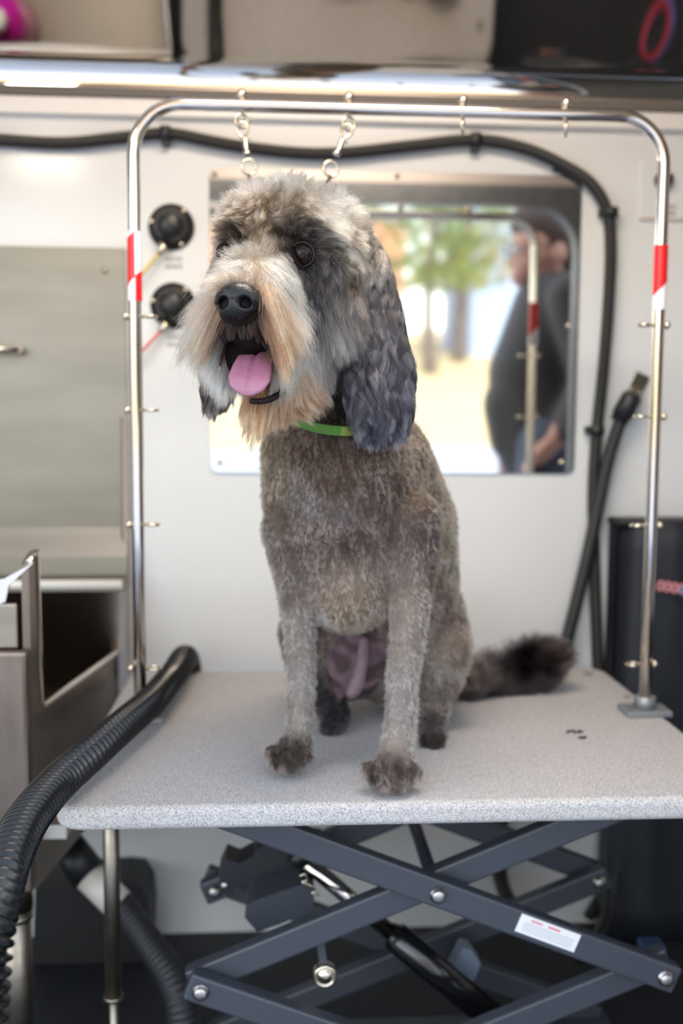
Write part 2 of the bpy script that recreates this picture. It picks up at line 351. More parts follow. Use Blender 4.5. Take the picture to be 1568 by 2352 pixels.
MB().tube([e0, e1], .0052, 12).build('rod', chrome, tbar); MB().tube([e1 + Vector((-.004, 0, 0)), e1 + Vector((-.004, .023, 0))], .006, 12).build('post', chrome, tbar)
# ------------------------------------------------------------------ grooming table
TX0, TX1, TY0, TY1, TH = -.255, .577, 1.102, 1.716, .028
tbl = thing('grooming_table', 'grooming table with a speckled grey carpeted top on a slate scissor lift', 'table', ((TX0 + TX1) / 2, 1.44, ZF))
carpet = bpy.data.materials.new('speckled_carpet'); carpet.use_nodes = True
nt = carpet.node_tree; b = nt.nodes['Principled BSDF']; b.inputs['Roughness'].default_value = .9; b.inputs['Specular IOR Level'].default_value = .2
tc = nt.nodes.new('ShaderNodeTexCoord')
n1 = nt.nodes.new('ShaderNodeTexNoise'); n1.inputs['Scale'].default_value = 600; n1.inputs['Detail'].default_value = 3; nt.links.new(tc.outputs['Object'], n1.inputs['Vector'])
r1 = nt.nodes.new('ShaderNodeValToRGB'); nt.links.new(n1.outputs['Fac'], r1.inputs[0])
e = r1.color_ramp.elements; e[0].position = .36; e[0].color = rgba((132, 130, 132)); e[1].position = .6; e[1].color = rgba((196, 191, 188))
x = r1.color_ramp.elements.new(.47); x.color = rgba((172, 168, 166))
nt.links.new(r1.outputs[0], b.inputs['Base Color'])
bp = nt.nodes.new('ShaderNodeBump'); bp.inputs['Strength'].default_value = .5; bp.inputs['Distance'].default_value = .001; nt.links.new(n1.outputs['Fac'], bp.inputs['Height']); nt.links.new(bp.outputs[0], b.inputs['Normal'])
bm = bmesh.new(); R = .035; out = []
for cx, cy, a0 in ((TX1 - R, TY1 - R, 0), (TX0 + R, TY1 - R, PI / 2), (TX0 + R, TY0 + R, PI), (TX1 - R, TY0 + R, 1.5 * PI)):
    out += [(cx + R * math.cos(a0 + t), cy + R * math.sin(a0 + t), -TH) for t in np.linspace(0, PI / 2, 7)]
mb = MB(); mb.prism(out, (0, 0, TH)); bmesh.ops.recalc_face_normals(mb.bm, faces=mb.bm.faces)
hor = [e_ for e_ in mb.bm.edges if abs(e_.verts[0].co.z - e_.verts[1].co.z) < 1e-6]
bmesh.ops.bevel(mb.bm, geom=hor, offset=.009, segments=4, profile=.5, affect='EDGES')
top = mb.build('tabletop', carpet, tbl)
for (a_, b_, r_) in ((1351, 1548, .0085), (1440, 1600, .0045)):
    d = ray(a_, b_); q = CAM + d * (-.44 / d.z); MB().lathe(q + Vector((0, 0, -.003)), (0, 0, 1), [(r_, 0), (r_, .0034), (r_ * .6, .0036), (r_ * .5, .002), (.0003, .002)], 20).build('mounting_hole', black_rub, tbl)
# scissor frames
AX0, AX1 = -.0956, .4977; AM = (AX0 + AX1) / 2; ZT, ZH, ZB = -.036, -.274, -.508
def arm(x0, z0, x1, z1, yc, ends=.018):
    a_, b_ = Vector((x0, yc, z0)), Vector((x1, yc, z1)); d = (b_ - a_).normalized()
    return MB().bar(a_ - d * ends, b_ + d * ends, .022, .036, (0, 0, 1), .0035).build('scissor_arm', slate, tbl)
bolt_m = mat('zinc_bolt', (178, 174, 172), .3, 1)
def bolt(x, z, yface, s_=1):
    MB().lathe(Vector((x, yface, z)), (0, -1, 0), [(.0105, 0), (.0105, .002), (.0085, .0025), (.0085, .007), (.006, .0085), (.0005, .009)], 18).build('bolt', bolt_m, tbl)
for yo, yi, front in ((1.201, 1.227, True), (1.493, 1.467, False)):
    arm(AX0, ZT, AX1, ZH, yo); arm(AX1, ZT, AX0, ZH, yi)
    arm(AX0, ZH, AX1, ZB, yo); arm(AX1, ZH, AX0, ZB, yi)
    yb = (yo - .011) if front else (yi - .011)
    for bx, bz in ((AX0, ZH), (AX1, ZH), (AM, (ZT + ZH) / 2), (AM, (ZB + ZH) / 2)): bolt(bx, bz, yb)
for bx, bz in ((AM, (ZT + ZH) / 2 ),):
    MB().tube([Vector((bx, 1.21, bz)), Vector((bx, 1.485, bz))], .009, 14).build('cross_rod', slate, tbl)
for yy in (1.214, 1.480):
    MB().span((AX0 - .03, yy - .02, ZF + .003), (AX1 + .03, yy + .02, ZB - .004), .002).build('base_rail', slate, tbl)
    MB().span((AX0 - .03, yy - .018, -.040), (AX1 + .03, yy + .018, -.0285), .002).build('top_rail', mat('rail_dark', (40, 42, 46), .5), tbl)
# warning sticker on the front arm
d = (Vector((AX1, 0, ZH)) - Vector((AX0, 0, ZT))).normalized(); yst = (1.201 - .0112)
rotS = Matrix((d, Vector((0, 1, 0)).cross(d) * -1, Vector((0, -1, 0)))).transposed()
c = at(1258, 2143, yst); stk = MB().box(c, (.083, .0245, .0006), rotS, .0002).build('sticker', mat('sticker_white', (226, 224, 224), .45), tbl)
ink = mat('ink_red', (214, 110, 116), .6); ink2 = mat('ink_grey', (176, 176, 182), .6)
def mark(name, u0, u1, v, h, m_):
    M_ = MB(); u = u0
    while u < u1:
        w = random.uniform(.0018, .0042); M_.box(c + rotS @ Vector((u + w / 2, v, .0004)), (w, h, .0003), rotS); u += w + .0009
    M_.build(name, m_, stk)
mark('red_heading', -.026, -.012, .0075, .003, ink); mark('red_heading', -.003, .014, .0075, .003, ink)
for k in range(4): mark('small_print', -.034, .034, .0025 - .0034 * k, .0014, ink2)
# motor bracket, pin block, actuator, idler roller
yk = 1.40
poly = [(502, 2008), (518, 1972), (548, 1984), (582, 1966), (590, 1950), (650, 1926), (740, 1936), (742, 1990), (700, 2010), (690, 2045), (600, 2060), (578, 2068), (575, 2046), (545, 2040), (530, 2056), (508, 2050)]
MB().prism([ad(a_, b_, yk) for a_, b_ in poly], (0, .05, 0)).build('motor_bracket', mat('bracket_black', (24, 26, 32), .5), tbl)
c = ad(516, 2034, yk); MB().ell(c, (.006, .004, .006), None, 0, 12).build('bracket_bolt', bolt_m, tbl)
poly = [(562, 2108), (566, 2082), (582, 2070), (690, 2032), (722, 2048), (718, 2090), (640, 2124), (590, 2140)]
MB().prism([ad(a_, b_, 1.33) for a_, b_ in poly], (0, .08, 0)).build('pin_block', slate, tbl)
a_, b_, e_ = ad(690, 1968, 1.37), ad(895, 2140, 1.37), ad(1150, 2352, 1.37)
MB().tube([a_, b_], .0115, 20).build('actuator_rod', chrome, tbl)
MB().tube([a_ - (b_ - a_).normalized() * .012, a_ + (b_ - a_).normalized() * .006], .0155, 18).build('rod_end', black_plastic, tbl)
MB().tube([b_, b_.lerp(e_, .04), b_.lerp(e_, .05), e_], [.0145, .0165, .021, .021], 24).build('actuator_body', black_gloss, tbl)
q = [ad(a_, b_, 1.325) for a_, b_ in ((688, 2012), (700, 2008), (704, 2022), (694, 2026), (712, 2034), (724, 2046), (716, 2052), (732, 2056))]
MB().tube([Vector(v) for v in spline(q, 5)], .0016, 8).build('split_pin', nickel, tbl)
MB().bar(ad(734, 2150, 1.28), ad(746, 2236, 1.28), .01, .024, (0, 1, 0)).build('roller_link', slate, tbl)
c = ad(746, 2243, 1.262); MB().lathe(c, (0, -1, 0), [(.0155, -.012), (.0155, 0), (.0135, .002), (.012, .002), (.0118, .0005), (.009, .0005), (.009, .003), (.0005, .003)], 28).build('roller', nickel, tbl)
poly = [(1036, 2232), (1062, 2178), (1082, 2182), (1104, 2214), (1084, 2262), (1062, 2272)]
MB().prism([ad(a_, b_, 1.42) for a_, b_ in poly], (0, .03, 0)).build('gusset', mat('gusset_grey', (128, 138, 156), .4, .3), tbl)
c = ad(1495, 2185, 1.34); MB().box(c, (.034, .03, .03), None, .004).build('limit_switch', mat('switch_blue', (40, 60, 90), .4), tbl)
# front left support post under the table top
c = ad(258, 2100, 1.37)
MB().tube([Vector((c.x, c.y, -TH)), Vector((c.x, c.y, ad(258, 2285, 1.37).z))], .0112, 22).build('support_post', steel, tbl)
MB().tube([Vector((c.x, c.y, ad(258, 2285, 1.37).z)), Vector((c.x, c.y, ad(258, 2293, 1.37).z))], .014, 22).build('post_collar', steel, tbl)
MB().tube([Vector((c.x, c.y, ad(258, 2290, 1.37).z)), Vector((c.x, c.y, ZF))], .006, 16).build('post_foot', steel, tbl)
c = ad(300, 1905, 1.40); mb = MB()
mb.span((c.x - .02, 1.36, -.062), (c.x + .002, 1.39, -TH - .001), .002); mb.span((c.x - .02, 1.362, -.048), (c.x + .026, 1.388, -TH - .001), .002); mb.build('clamp_knob', mat('clamp_black', (22, 26, 34), .5), tbl)
c = ad(430, 1905, 1.50); MB().prism([(c.x - .013, 1.49, -TH - .001), (c.x + .012, 1.49, -TH - .001), (c.x + .008, 1.49, -.062), (c.x, 1.49, -.062)], (0, .02, 0)).build('clamp_hook', black_plastic, tbl)
# loose hair clippings lying on the carpet
for (a_, b_, w_, lab) in ((1318, 1684, .022, 'longer tuft of dark clipped hair on the right side of the table'), (1338, 1697, .009, 'tiny tuft of dark hair in front of the longer tuft on the table')):
    d_ = ray(a_, b_); q = CAM + d_ * (-.44 / d_.z); mb = MB()
    for k in range(14):
        t = random.uniform(0, PI); o_ = Vector((random.uniform(-1, 1) * w_ * .5, random.uniform(-.3, .3) * w_ * .6, .0012)); l_ = random.uniform(.4, 1) * w_ * .4
        v_ = Vector((math.cos(t) * l_, math.sin(t) * l_ * .5, random.uniform(0, .002)))
        mb.tube([q + o_ - v_ * .5, q + o_ + Vector((0, 0, .002)), q + o_ + v_ * .5], .0009, 5)
    tag(mb.build('hair_tuft', mat('clipping', (58, 52, 52), .8)), lab, 'hair', 'hair clippings on the table')
# ------------------------------------------------------------------ grooming arm over the table
YA = 1.435; RA = .0088
xl, xr = -.2, .552; zt = at(905, 252, YA).z
ga = thing('grooming_rail', 'tall chrome tube grooming arm arching over the dog and table', 'grooming arm', ((xl + xr) / 2, YA, 0))
rc = .068; path = [Vector((xl, YA, .004)), Vector((xl, YA, .3)), Vector((xl, YA, zt - rc))]
path += [Vector((xl + rc - rc * math.cos(t), YA, zt - rc + rc * math.sin(t))) for t in np.linspace(0, PI / 2, 12)][1:]
path += [Vector((xr - rc + rc * math.sin(t), YA, zt - rc + rc * math.cos(t))) for t in np.linspace(0, PI / 2, 12)]
path += [Vector((xr, YA, .3)), Vector((xr, YA, .004))]
MB().tube(path, RA, 24).build('tube', chrome, ga)
for x_ in (xl, xr):
    MB().span((x_ - .034, YA - .024, .0003), (x_ + .034, YA + .024, .009), .0015).build('base_plate', mat('plate_grey', (148, 150, 152), .45, .6), ga)
    MB().tube([Vector((x_, YA, .008)), Vector((x_, YA, .027))], .0165, 6).build('socket', mat('plate_grey', (148, 150, 152)), ga)
red, wht = mat('tape_red', (224, 22, 30), .35), mat('tape_white', (236, 236, 240), .35)
def tape(x_, z0, z1, rule):
    mb = MB(); n = 40; m_ = 60; rr_ = RA + .0012
    vs = [[mb.bm.verts.new((x_ + rr_ * math.cos(2 * PI * k / n), YA + rr_ * math.sin(2 * PI * k / n), z0 + (z1 - z0) * j / m_)) for k in range(n)] for j in range(m_ + 1)]
    for j in range(m_):
        for k in range(n):
            f = mb.bm.faces.new((vs[j][k], vs[j][(k + 1) % n], vs[j + 1][(k + 1) % n], vs[j + 1][k])); f.smooth = True
            th = 2 * PI * (k + .5) / n; lx = math.cos(th); fr = math.sin(th) < 0
            f.material_index = 0 if rule(lx, 1 - (j + .5) / m_, fr) else 1
    mb.build('reflective_tape', [red, wht], ga)
def left_rule(lx, v, fr):      # v 0 at top of the tape
    if not fr: return v > .4
    return (lx < .1 and .10 - .09 * (lx + 1) < v < .80 - .13 * (lx + 1)) or (lx >= .1 and v > .66 - .1 * lx)
def right_rule(lx, v, fr): return v < .66 - .12 * lx
tape(xl, at(305, 692, YA).z, at(305, 533, YA).z, left_rule); tape(xr, at(1517, 712, YA).z, at(1517, 564, YA).z, right_rule)
for x_, ys, sgn in ((xl, (727, 942, 1205, 1535), 1), (xr, (747, 957, 1207, 1525), -1)):
    for yp in ys:
        z_ = at(319 if sgn > 0 else 1500, yp, YA).z; q = Vector((x_, YA, z_))
        mb = MB(); mb.tube([q - Vector((sgn * (RA + .003), 0, 0)), q + Vector((sgn * (RA + .003), 0, 0))], .0022, 8)
        mb.ring(q + Vector((sgn * (RA + .012), 0, 0)), (0, 0, 1), .0095, .0021, 20, 8); eb = mb.build('eye_bolt', nickel, ga)
        MB().ell(q - Vector((sgn * (RA + .004), 0, 0)), (.005, .0058, .0058), None, 0, 14).build('cap_nut', nickel, eb)
ex = []
for xp in (555, 801, 1063, 1300):
    q = at(xp, 255, YA); q = Vector((q.x, YA, zt)); ex.append(q)
    mb = MB(); mb.tube([q - Vector((0, 0, RA + .004)), q + Vector((0, 0, RA + .003))], .0022, 8)
    nrm = (.45, -.9, 0) if xp < 900 else (1, -.3, 0)
    mb.ring(q - Vector((0, 0, RA + .012)), nrm, .0095, .0021, 20, 8); eb = mb.build('eye_bolt', nickel, ga)
    MB().ell(q + Vector((0, 0, RA + .006)), (.0072, .0072, .0075), None, 0, 14).build('cap_nut', nickel, eb)
# ------------------------------------------------------------------ two grooming loops clipped to the arm
def loop(q, lean, endp, lab):
    g = thing('grooming_loop', lab, 'leash', q, 'grooming loops clipped to the arm')
    top_ = q - Vector((0, 0, RA + .0165)); sw = top_ + Vector((lean, 0, -.043)); rg = sw + Vector((lean * .25, 0, -.0105))
    d_ = (sw - top_).normalized(); pp = Vector((0, 1, 0)); sd = d_.cross(pp)
    hook = [top_ + d_ * 0.0168 + sd * -.0022, top_ + d_ * 0.0134 - sd * .006, top_ + d_ * 0.0042 - sd * .0075, top_ - d_ * 0.0025 - sd * .003, top_ - d_ * 0.0017 + sd * .004, top_ + d_ * 0.0050 + sd * .007, top_ + d_ * 0.0118 + sd * .005, top_ + d_ * 0.0176 + sd * .001]
    MB().tube([Vector(v) for v in spline(hook, 6)], .0022, 10).build('snap_hook', nickel, g)
    mb = MB(); mb.tube([top_ + d_ * 0.0168, top_ + d_ * 0.0202, top_ + d_ * 0.0370, top_ + d_ * 0.0386, top_ + d_ * 0.0420], [.0032, .0042, .004, .0056, .005], 14)
    mb.tube([top_ + d_ * 0.0202, top_ + d_ * 0.0202 + sd * .008], .0016, 8); mb.build('bolt_barrel', nickel, g)
    MB().ring(rg - Vector((0, 0, .004)), (.3, -1, 0), .0105, .0022, 26, 10).build('swivel_ring', nickel, g)
    st_ = rg - Vector((0, 0, .0140)); e_ = Vector(endp)
    n_ = (e_ - st_).cross(Vector((0, 1, 0))).normalized()
    mb = MB()
    for o_ in (-.0018, .0018): mb.tube([st_ + n_ * o_ * .4, st_.lerp(e_, .3) + n_ * o_, st_.lerp(e_, .7) + n_ * o_ * 1.4, e_ + n_ * o_], .0016, 8)
    mb.tube([st_.lerp(e_, .42), st_.lerp(e_, .52)], .0042, 10)
    mb.build('cord', mat('cord_black', (24, 22, 22), .6), g)
loop(ex[0], .008, ad(585, 470, 1.20), 'left one of two grooming loops, dropping straight down to the top of the dog head')
loop(ex[1], -.02, ad(700, 520, 1.26), 'right one of two grooming loops, leaning down behind the dog head')
# ------------------------------------------------------------------ fat foreground hose
pts = [ad(*v) for v in ((425, 1830, 1.80), (430, 1720, 1.80), (436, 1585, 1.785), (427, 1512, 1.715), (400, 1548, 1.565), (352, 1606, 1.432), (285, 1664, 1.318), (208, 1732, 1.21), (136, 1796, 1.13), (75, 1866, 1.03), (30, 1945, .94), (-2, 2040, .87), (-30, 2180, .82), (-45, 2400, .80))]
P, R = corrugated(pts, .0212, .0112, .14, sub=6)
prof6 = [1, 1.04, 1, .78, .74, .78]; R = [.0212 * prof6[i % 6] for i in range(len(P))]
tag(MB().tube(P, R, 26).build('dryer_hose', mat('hose_black', (11, 11, 12), .2, spec=.45)), 'thick glossy black ribbed hose lying across the left edge of the table', 'hose')
# ------------------------------------------------------------------ drain pipe, wheel arch and cables under the table
dp = thing('drain_pipe', 'tub drain with black coupling and white pipe turning into ribbed black hose below the table', 'pipe', ad(200, 2200, 1.60))
a_, b_ = ad(150, 1940, 1.62), ad(205, 2010, 1.60); c_ = ad(280, 2085, 1.58)
MB().tube([a_, b_], .029, 24).build('coupling', black_plastic, dp); MB().tube([b_, b_.lerp(c_, .9)], .0255, 24).build('white_pipe', mat('pvc_white', (222, 216, 208), .35), dp)
P, R = corrugated([b_.lerp(c_, .7), c_, ad(330, 2150, 1.55), ad(385, 2230, 1.50), ad(415, 2310, 1.47), ad(428, 2420, 1.46)], .024, .009, .1)
MB().tube(P, R, 20).build('ribbed_hose', mat('hose_dark', (38, 38, 42)), dp)
poly = [(80, 2042), (282, 2024), (318, 2028), (340, 2062), (344, 2110), (344, 2420), (80, 2420)]
pa = [at(a_, b_, 1.70) for a_, b_ in poly]
for v in pa: v.z = max(v.z, ZF + .002)
tag(MB().prism([(v.x, 1.70, v.z) for v in pa], (0, .098, 0)).build('equipment_box', mat('box_black', (15, 15, 17), .5)), 'matt black box on the floor against the wall behind the drain hose', 'box')
for k, (pp, r_, lab) in enumerate((([(1395, 1700, 1.80), (1405, 1880, 1.80), (1412, 1980, 1.78), (1400, 2080, 1.74), (1375, 2150, 1.68), (1330, 2200, 1.62)], .012, 'outer of two black cables hanging under the right side of the table'),
                                   ([(1150, 1880, 1.80), (1146, 1965, 1.80), (1150, 2020, 1.78), (1170, 2070, 1.72), (1215, 2110, 1.66)], .014, 'short black cable hanging behind the scissor crossing'))):
    tag(MB().tube([Vector(v) for v in spline([ad(*v) for v in pp], 10)], r_, 14).build('power_cable', black_rub), lab, 'cable', 'cables under the table')
# ------------------------------------------------------------------ the dog
def chain_pts(ch, step=.35):
    out = []
    for (a_, ra), (b_, rb) in zip(ch, ch[1:]):
        a_, b_ = Vector(a_), Vector(b_); n = max(1, int((b_ - a_).length / (step * min(ra, rb))) + 1)
        out += [(a_.lerp(b_, k / n), ra + (rb - ra) * k / n) for k in range(n)]
    if len(ch) == 1: return [(Vector(ch[0][0]), ch[0][1])]
    return out + [(Vector(ch[-1][0]), ch[-1][1])]
def blob_mesh(sph, voxel, smooth):
    mb = MB()
    for it in sph:
        c, r = it[0], it[1]; sc = it[2] if len(it) > 2 else (1, 1, 1)
        b = bmesh.new(); bmesh.ops.create_icosphere(b, subdivisions=3 if r > .03 else 2, radius=1); bmesh.ops.scale(b, vec=(r * sc[0], r * sc[1], r * sc[2]), verts=b.verts); bmesh.ops.translate(b, vec=c, verts=b.verts)
        mb.add(b)
    me = bpy.data.meshes.new('b'); mb.bm.to_mesh(me); mb.bm.free()
    o = bpy.data.objects.new('b', me); COL.objects.link(o)
    r_ = o.modifiers.new('r', 'REMESH'); r_.mode = 'VOXEL'; r_.voxel_size = voxel; r_.use_smooth_shade = True
    s_ = o.modifiers.new('s', 'SMOOTH'); s_.factor = .5; s_.iterations = smooth
    dg = bpy.context.evaluated_depsgraph_get(); dg.update()
    m2 = bpy.data.meshes.new_from_object(o.evaluated_get(dg)); bpy.data.objects.remove(o); bpy.data.meshes.remove(me)
    for p_ in m2.polygons: p_.use_smooth = True
    return m2
def PX(px, py, Y, rpx): return (ad(px, py, Y), rpx * S(Y))
def C(*pts): return chain_pts([PX(*p_) for p_ in pts])
dog = thing('dog', 'large shaggy grey doodle dog sitting on the grooming table with its tongue out', 'dog', ad(850, 1800, 1.25) * 1.0)
dog.location.z = 0
B = []
# trunk
B += C((770, 930, 1.205, 100), (785, 1050, 1.265, 158), (795, 1180, 1.30, 176), (800, 1330, 1.285, 118)) + C((795, 1350, 1.262, 92))
B += C((695, 1035, 1.262, 92), (700, 1140, 1.29, 96))
B += C((830, 1080, 1.32, 160), (885, 1210, 1.385, 160), (905, 1330, 1.42, 146), (905, 1470, 1.50, 142))
B += C((880, 1400, 1.44, 135), (810, 1500, 1.44, 100)) + C((700, 1350, 1.38, 60))
# haunches and hind feet
B += C((985, 1405, 1.46, 82), (1022, 1490, 1.40, 62), (1012, 1545, 1.42, 55), (1000, 1605, 1.41, 38), (996, 1655, 1.375, 30), (991, 1690, 1.34, 28))
B += C((740, 1400, 1.48, 80), (700, 1450, 1.44, 60), (715, 1560, 1.46, 50), (775, 1640, 1.41, 30), (760, 1665, 1.385, 27))
# front legs
B += C((668, 1210, 1.265, 66), (680, 1340, 1.262, 46), (686, 1430, 1.262, 37), (690, 1530, 1.262, 33), (692, 1640, 1.255, 31), (688, 1690, 1.248, 32), (664, 1728, 1.222, 36))
B += C((935, 1200, 1.25, 78), (945, 1330, 1.235, 52), (938, 1430, 1.215, 43), (927, 1530, 1.205, 39), (920, 1640, 1.20, 37), (913, 1710, 1.192, 38), (902, 1762, 1.165, 42))
for (a_, b_, y_) in ((622, 1728, 1.215), (644, 1746, 1.203), (672, 1748, 1.203), (698, 1730, 1.215)): B += C((a_, b_, y_, 19))
for (a_, b_, y_) in ((852, 1768, 1.16), (880, 1790, 1.146), (917, 1790, 1.146), (946, 1770, 1.158)): B += C((a_, b_, y_, 23))
for (a_, b_, y_) in ((976, 1698, 1.325), (995, 1704, 1.318), (1012, 1694, 1.325)): B += C((a_, b_, y_, 14))
# tail
B += C((1020, 1540, 1.55, 40), (1080, 1562, 1.57, 30), (1150, 1556, 1.60, 28), (1210, 1530, 1.615, 28), (1255, 1510, 1.60, 32))
# head
B += C((660, 600, 1.135, 150)) + C((700, 600, 1.17, 140)) + C((735, 720, 1.125, 92)) + C((720, 640, 1.17, 130), (760, 880, 1.20, 95)) + C((570, 700, 1.11, 85))
B += C((618, 640, 1.075, 88), (585, 680, 1.03, 78), (560, 705, 1.0, 60), (548, 712, .992, 48))
B += C((600, 740, 1.05, 82), (580, 745, 1.015, 62))
B += C((690, 830, 1.12, 70), (640, 880, 1.06, 42), (606, 900, 1.022, 32))
B += C((560, 518, 1.085, 45), (600, 500, 1.075, 50), (700, 512, 1.068, 48), (748, 545, 1.085, 45))
me = blob_mesh(B, .0042, 7)
nv = len(me.vertices); co = np.empty(nv * 3, np.float32); me.vertices.foreach_get('co', co); co = co.reshape(-1, 3)
co[:, 2] = np.maximum(co[:, 2], .0015); me.vertices.foreach_set('co', co.ravel()); me.update()
# ---- control points: px, py, Y, length mm, combing (x, depth, up), lift, curl, colour, tag
CP = []
def cp(px, py, Y, L, comb, lift, curl, col, tg): CP.append((ad(px, py, Y), L / 1000, comb, lift, curl, col, tg))
hd = 'head_hair'; mo = 'moustache'; be = 'beard'; ct = 'coat'; tl = 'tail_hair'
cp(650, 450, 1.10, 26, (-.1, -.55, .2), .75, .5, (196, 190, 184), hd); cp(640, 470, 1.2, 24, (.1, .5, .1), .7, .5, (150, 145, 140), hd)
cp(560, 480, 1.10, 25, (-.6, -.5, -.1), .65, .5, (178, 170, 163), hd); cp(735, 475, 1.11, 26, (.5, -.4, -.2), .65, .5, (196, 190, 180), hd)
cp(790, 560, 1.12, 24, (.4, -.2, -1), .5, .55, (150, 142, 132), hd); cp(800, 660, 1.12, 24, (.2, -.2, -1), .35, .5, (108, 98, 92), hd)
cp(735, 520, 1.065, 26, (.55, -.6, -.65), .5, .4, (178, 170, 158), hd); cp(650, 505, 1.06, 22, (.1, -.7, -.2), .6, .4, (160, 150, 138), hd)
cp(590, 520, 1.065, 20, (-.2, -.6, -.2), .6, .4, (140, 126, 112), hd); cp(530, 520, 1.08, 24, (-.6, -.6, -.45), .5, .4, (140, 128, 118), hd)
cp(695, 585, 1.055, 6, (.3, 0, -1), .3, .3, (30, 26, 27), hd); cp(660, 548, 1.055, 8, (-.2, -.2, .6), .35, .3, (48, 37, 34), hd); cp(715, 545, 1.058, 8, (.5, -.2, .3), .4, .3, (34, 30, 30), hd)
cp(725, 640, 1.07, 14, (.2, 0, -1), .18, .3, (56, 51, 52), hd); cp(665, 610, 1.05, 10, (.2, 0, -1), .2, .2, (62, 52, 54), hd); cp(745, 690, 1.07, 22, (.2, 0, -1), .15, .25, (76, 70, 70), hd)
cp(520, 575, 1.07, 9, (-.3, -.2, -.6), .3, .3, (34, 29, 28), hd); cp(545, 560, 1.065, 9, (-.3, -.2, .3), .3, .3, (40, 32, 28), hd); cp(500, 570, 1.11, 20, (-.4, -.3, -1), .4, .4, (108, 96, 90), hd)
cp(600, 560, 1.06, 15, (.1, -.5, .6), .5, .3, (186, 150, 118), hd); cp(585, 595, 1.045, 20, (0, -.5, .6), .5, .3, (196, 184, 172), hd)
cp(555, 625, 1.01, 30, (-.8, -.4, -.7), .32, .35, (176, 162, 148), hd); cp(625, 622, 1.02, 30, (.8, -.3, -.7), .3, .35, (182, 170, 154), hd)
cp(545, 655, .985, 12, (-.1, -.2, .6), .4, .3, (120, 108, 98), hd)
cp(650, 680, 1.035, 96, (.28, -.12, -1), .26, .25, (214, 202, 184), mo); cp(675, 740, 1.06, 76, (.10, -.1, -1), .24, .25, (220, 207, 188), mo); cp(640, 770, 1.04, 66, (.05, -.15, -1), .25, .25, (206, 188, 164), mo)
cp(612, 700, 1.005, 86, (.26, -.15, -1), .26, .2, (152, 106, 76), mo)
cp(490, 690, 1.04, 84, (-.13, -.1, -1), .2, .25, (200, 184, 172), mo); cp(500, 750, 1.05, 68, (-.08, -.1, -1), .2, .25, (208, 194, 184), mo); cp(503, 700, .995, 74, (-.2, -.12, -1), .22, .2, (172, 140, 118), mo)
cp(545, 770, .985, 16, (0, -.1, -1), .25, .3, (46, 29, 22), mo); cp(595, 770, .995, 30, (.4, -.1, -1), .25, .3, (62, 40, 28), mo); cp(508, 760, .99, 34, (-.35, -.1, -1), .25, .3, (74, 46, 32), mo)
cp(522, 742, .985, 18, (-.2, -.1, -1), .22, .3, (44, 28, 22), mo); cp(572, 748, .985, 18, (.15, -.1, -1), .22, .3, (40, 26, 21), mo); cp(600, 742, 1.0, 30, (.3, -.1, -1), .24, .3, (70, 44, 30), mo); cp(496, 730, 1.0, 44, (-.25, -.1, -1), .24, .25, (128, 94, 72), mo)
for a_, b_, y_ in ((545, 738, .975), (530, 768, .985), (565, 775, .985), (548, 790, .99), (585, 765, .99)): cp(a_, b_, y_, 12, (0, -.1, -1), .2, .3, (30, 19, 16), mo)
cp(570, 800, 1.02, 6, (0, -.1, -1), .2, .3, (24, 15, 13), mo)
cp(765, 740, 1.09, 34, (.18, .05, -1), .28, .3, (134, 126, 122), hd); cp(715, 790, 1.085, 38, (.2, 0, -1), .28, .3, (160, 150, 144), hd); cp(770, 830, 1.11, 28, (.1, .1, -1), .28, .35, (108, 100, 96), hd); cp(800, 760, 1.16, 25, (.1, .2, -1), .3, .4, (70, 64, 62), hd)
cp(640, 895, 1.03, 34, (.15, -.2, -1), .3, .25, (142, 102, 78), be); cp(600, 915, 1.01, 42, (-.12, -.2, -1), .3, .25, (176, 124, 92), be); cp(570, 900, 1.02, 40, (-.25, -.1, -1), .3, .25, (150, 106, 80), be); cp(700, 890, 1.07, 34, (.5, -.1, -.7), .35, .35, (132, 100, 80), be)
cp(620, 868, 1.02, 3, (0, -.1, -1), .2, .2, (30, 20, 18), be)
cp(750, 930, 1.14, 12, (0, -.1, -1), .3, .6, (46, 38, 35), ct); cp(700, 950, 1.12, 14, (0, -.1, -1), .3, .6, (50, 40, 36), ct)  # throat fur: the beard's shadow is put into the dark colour
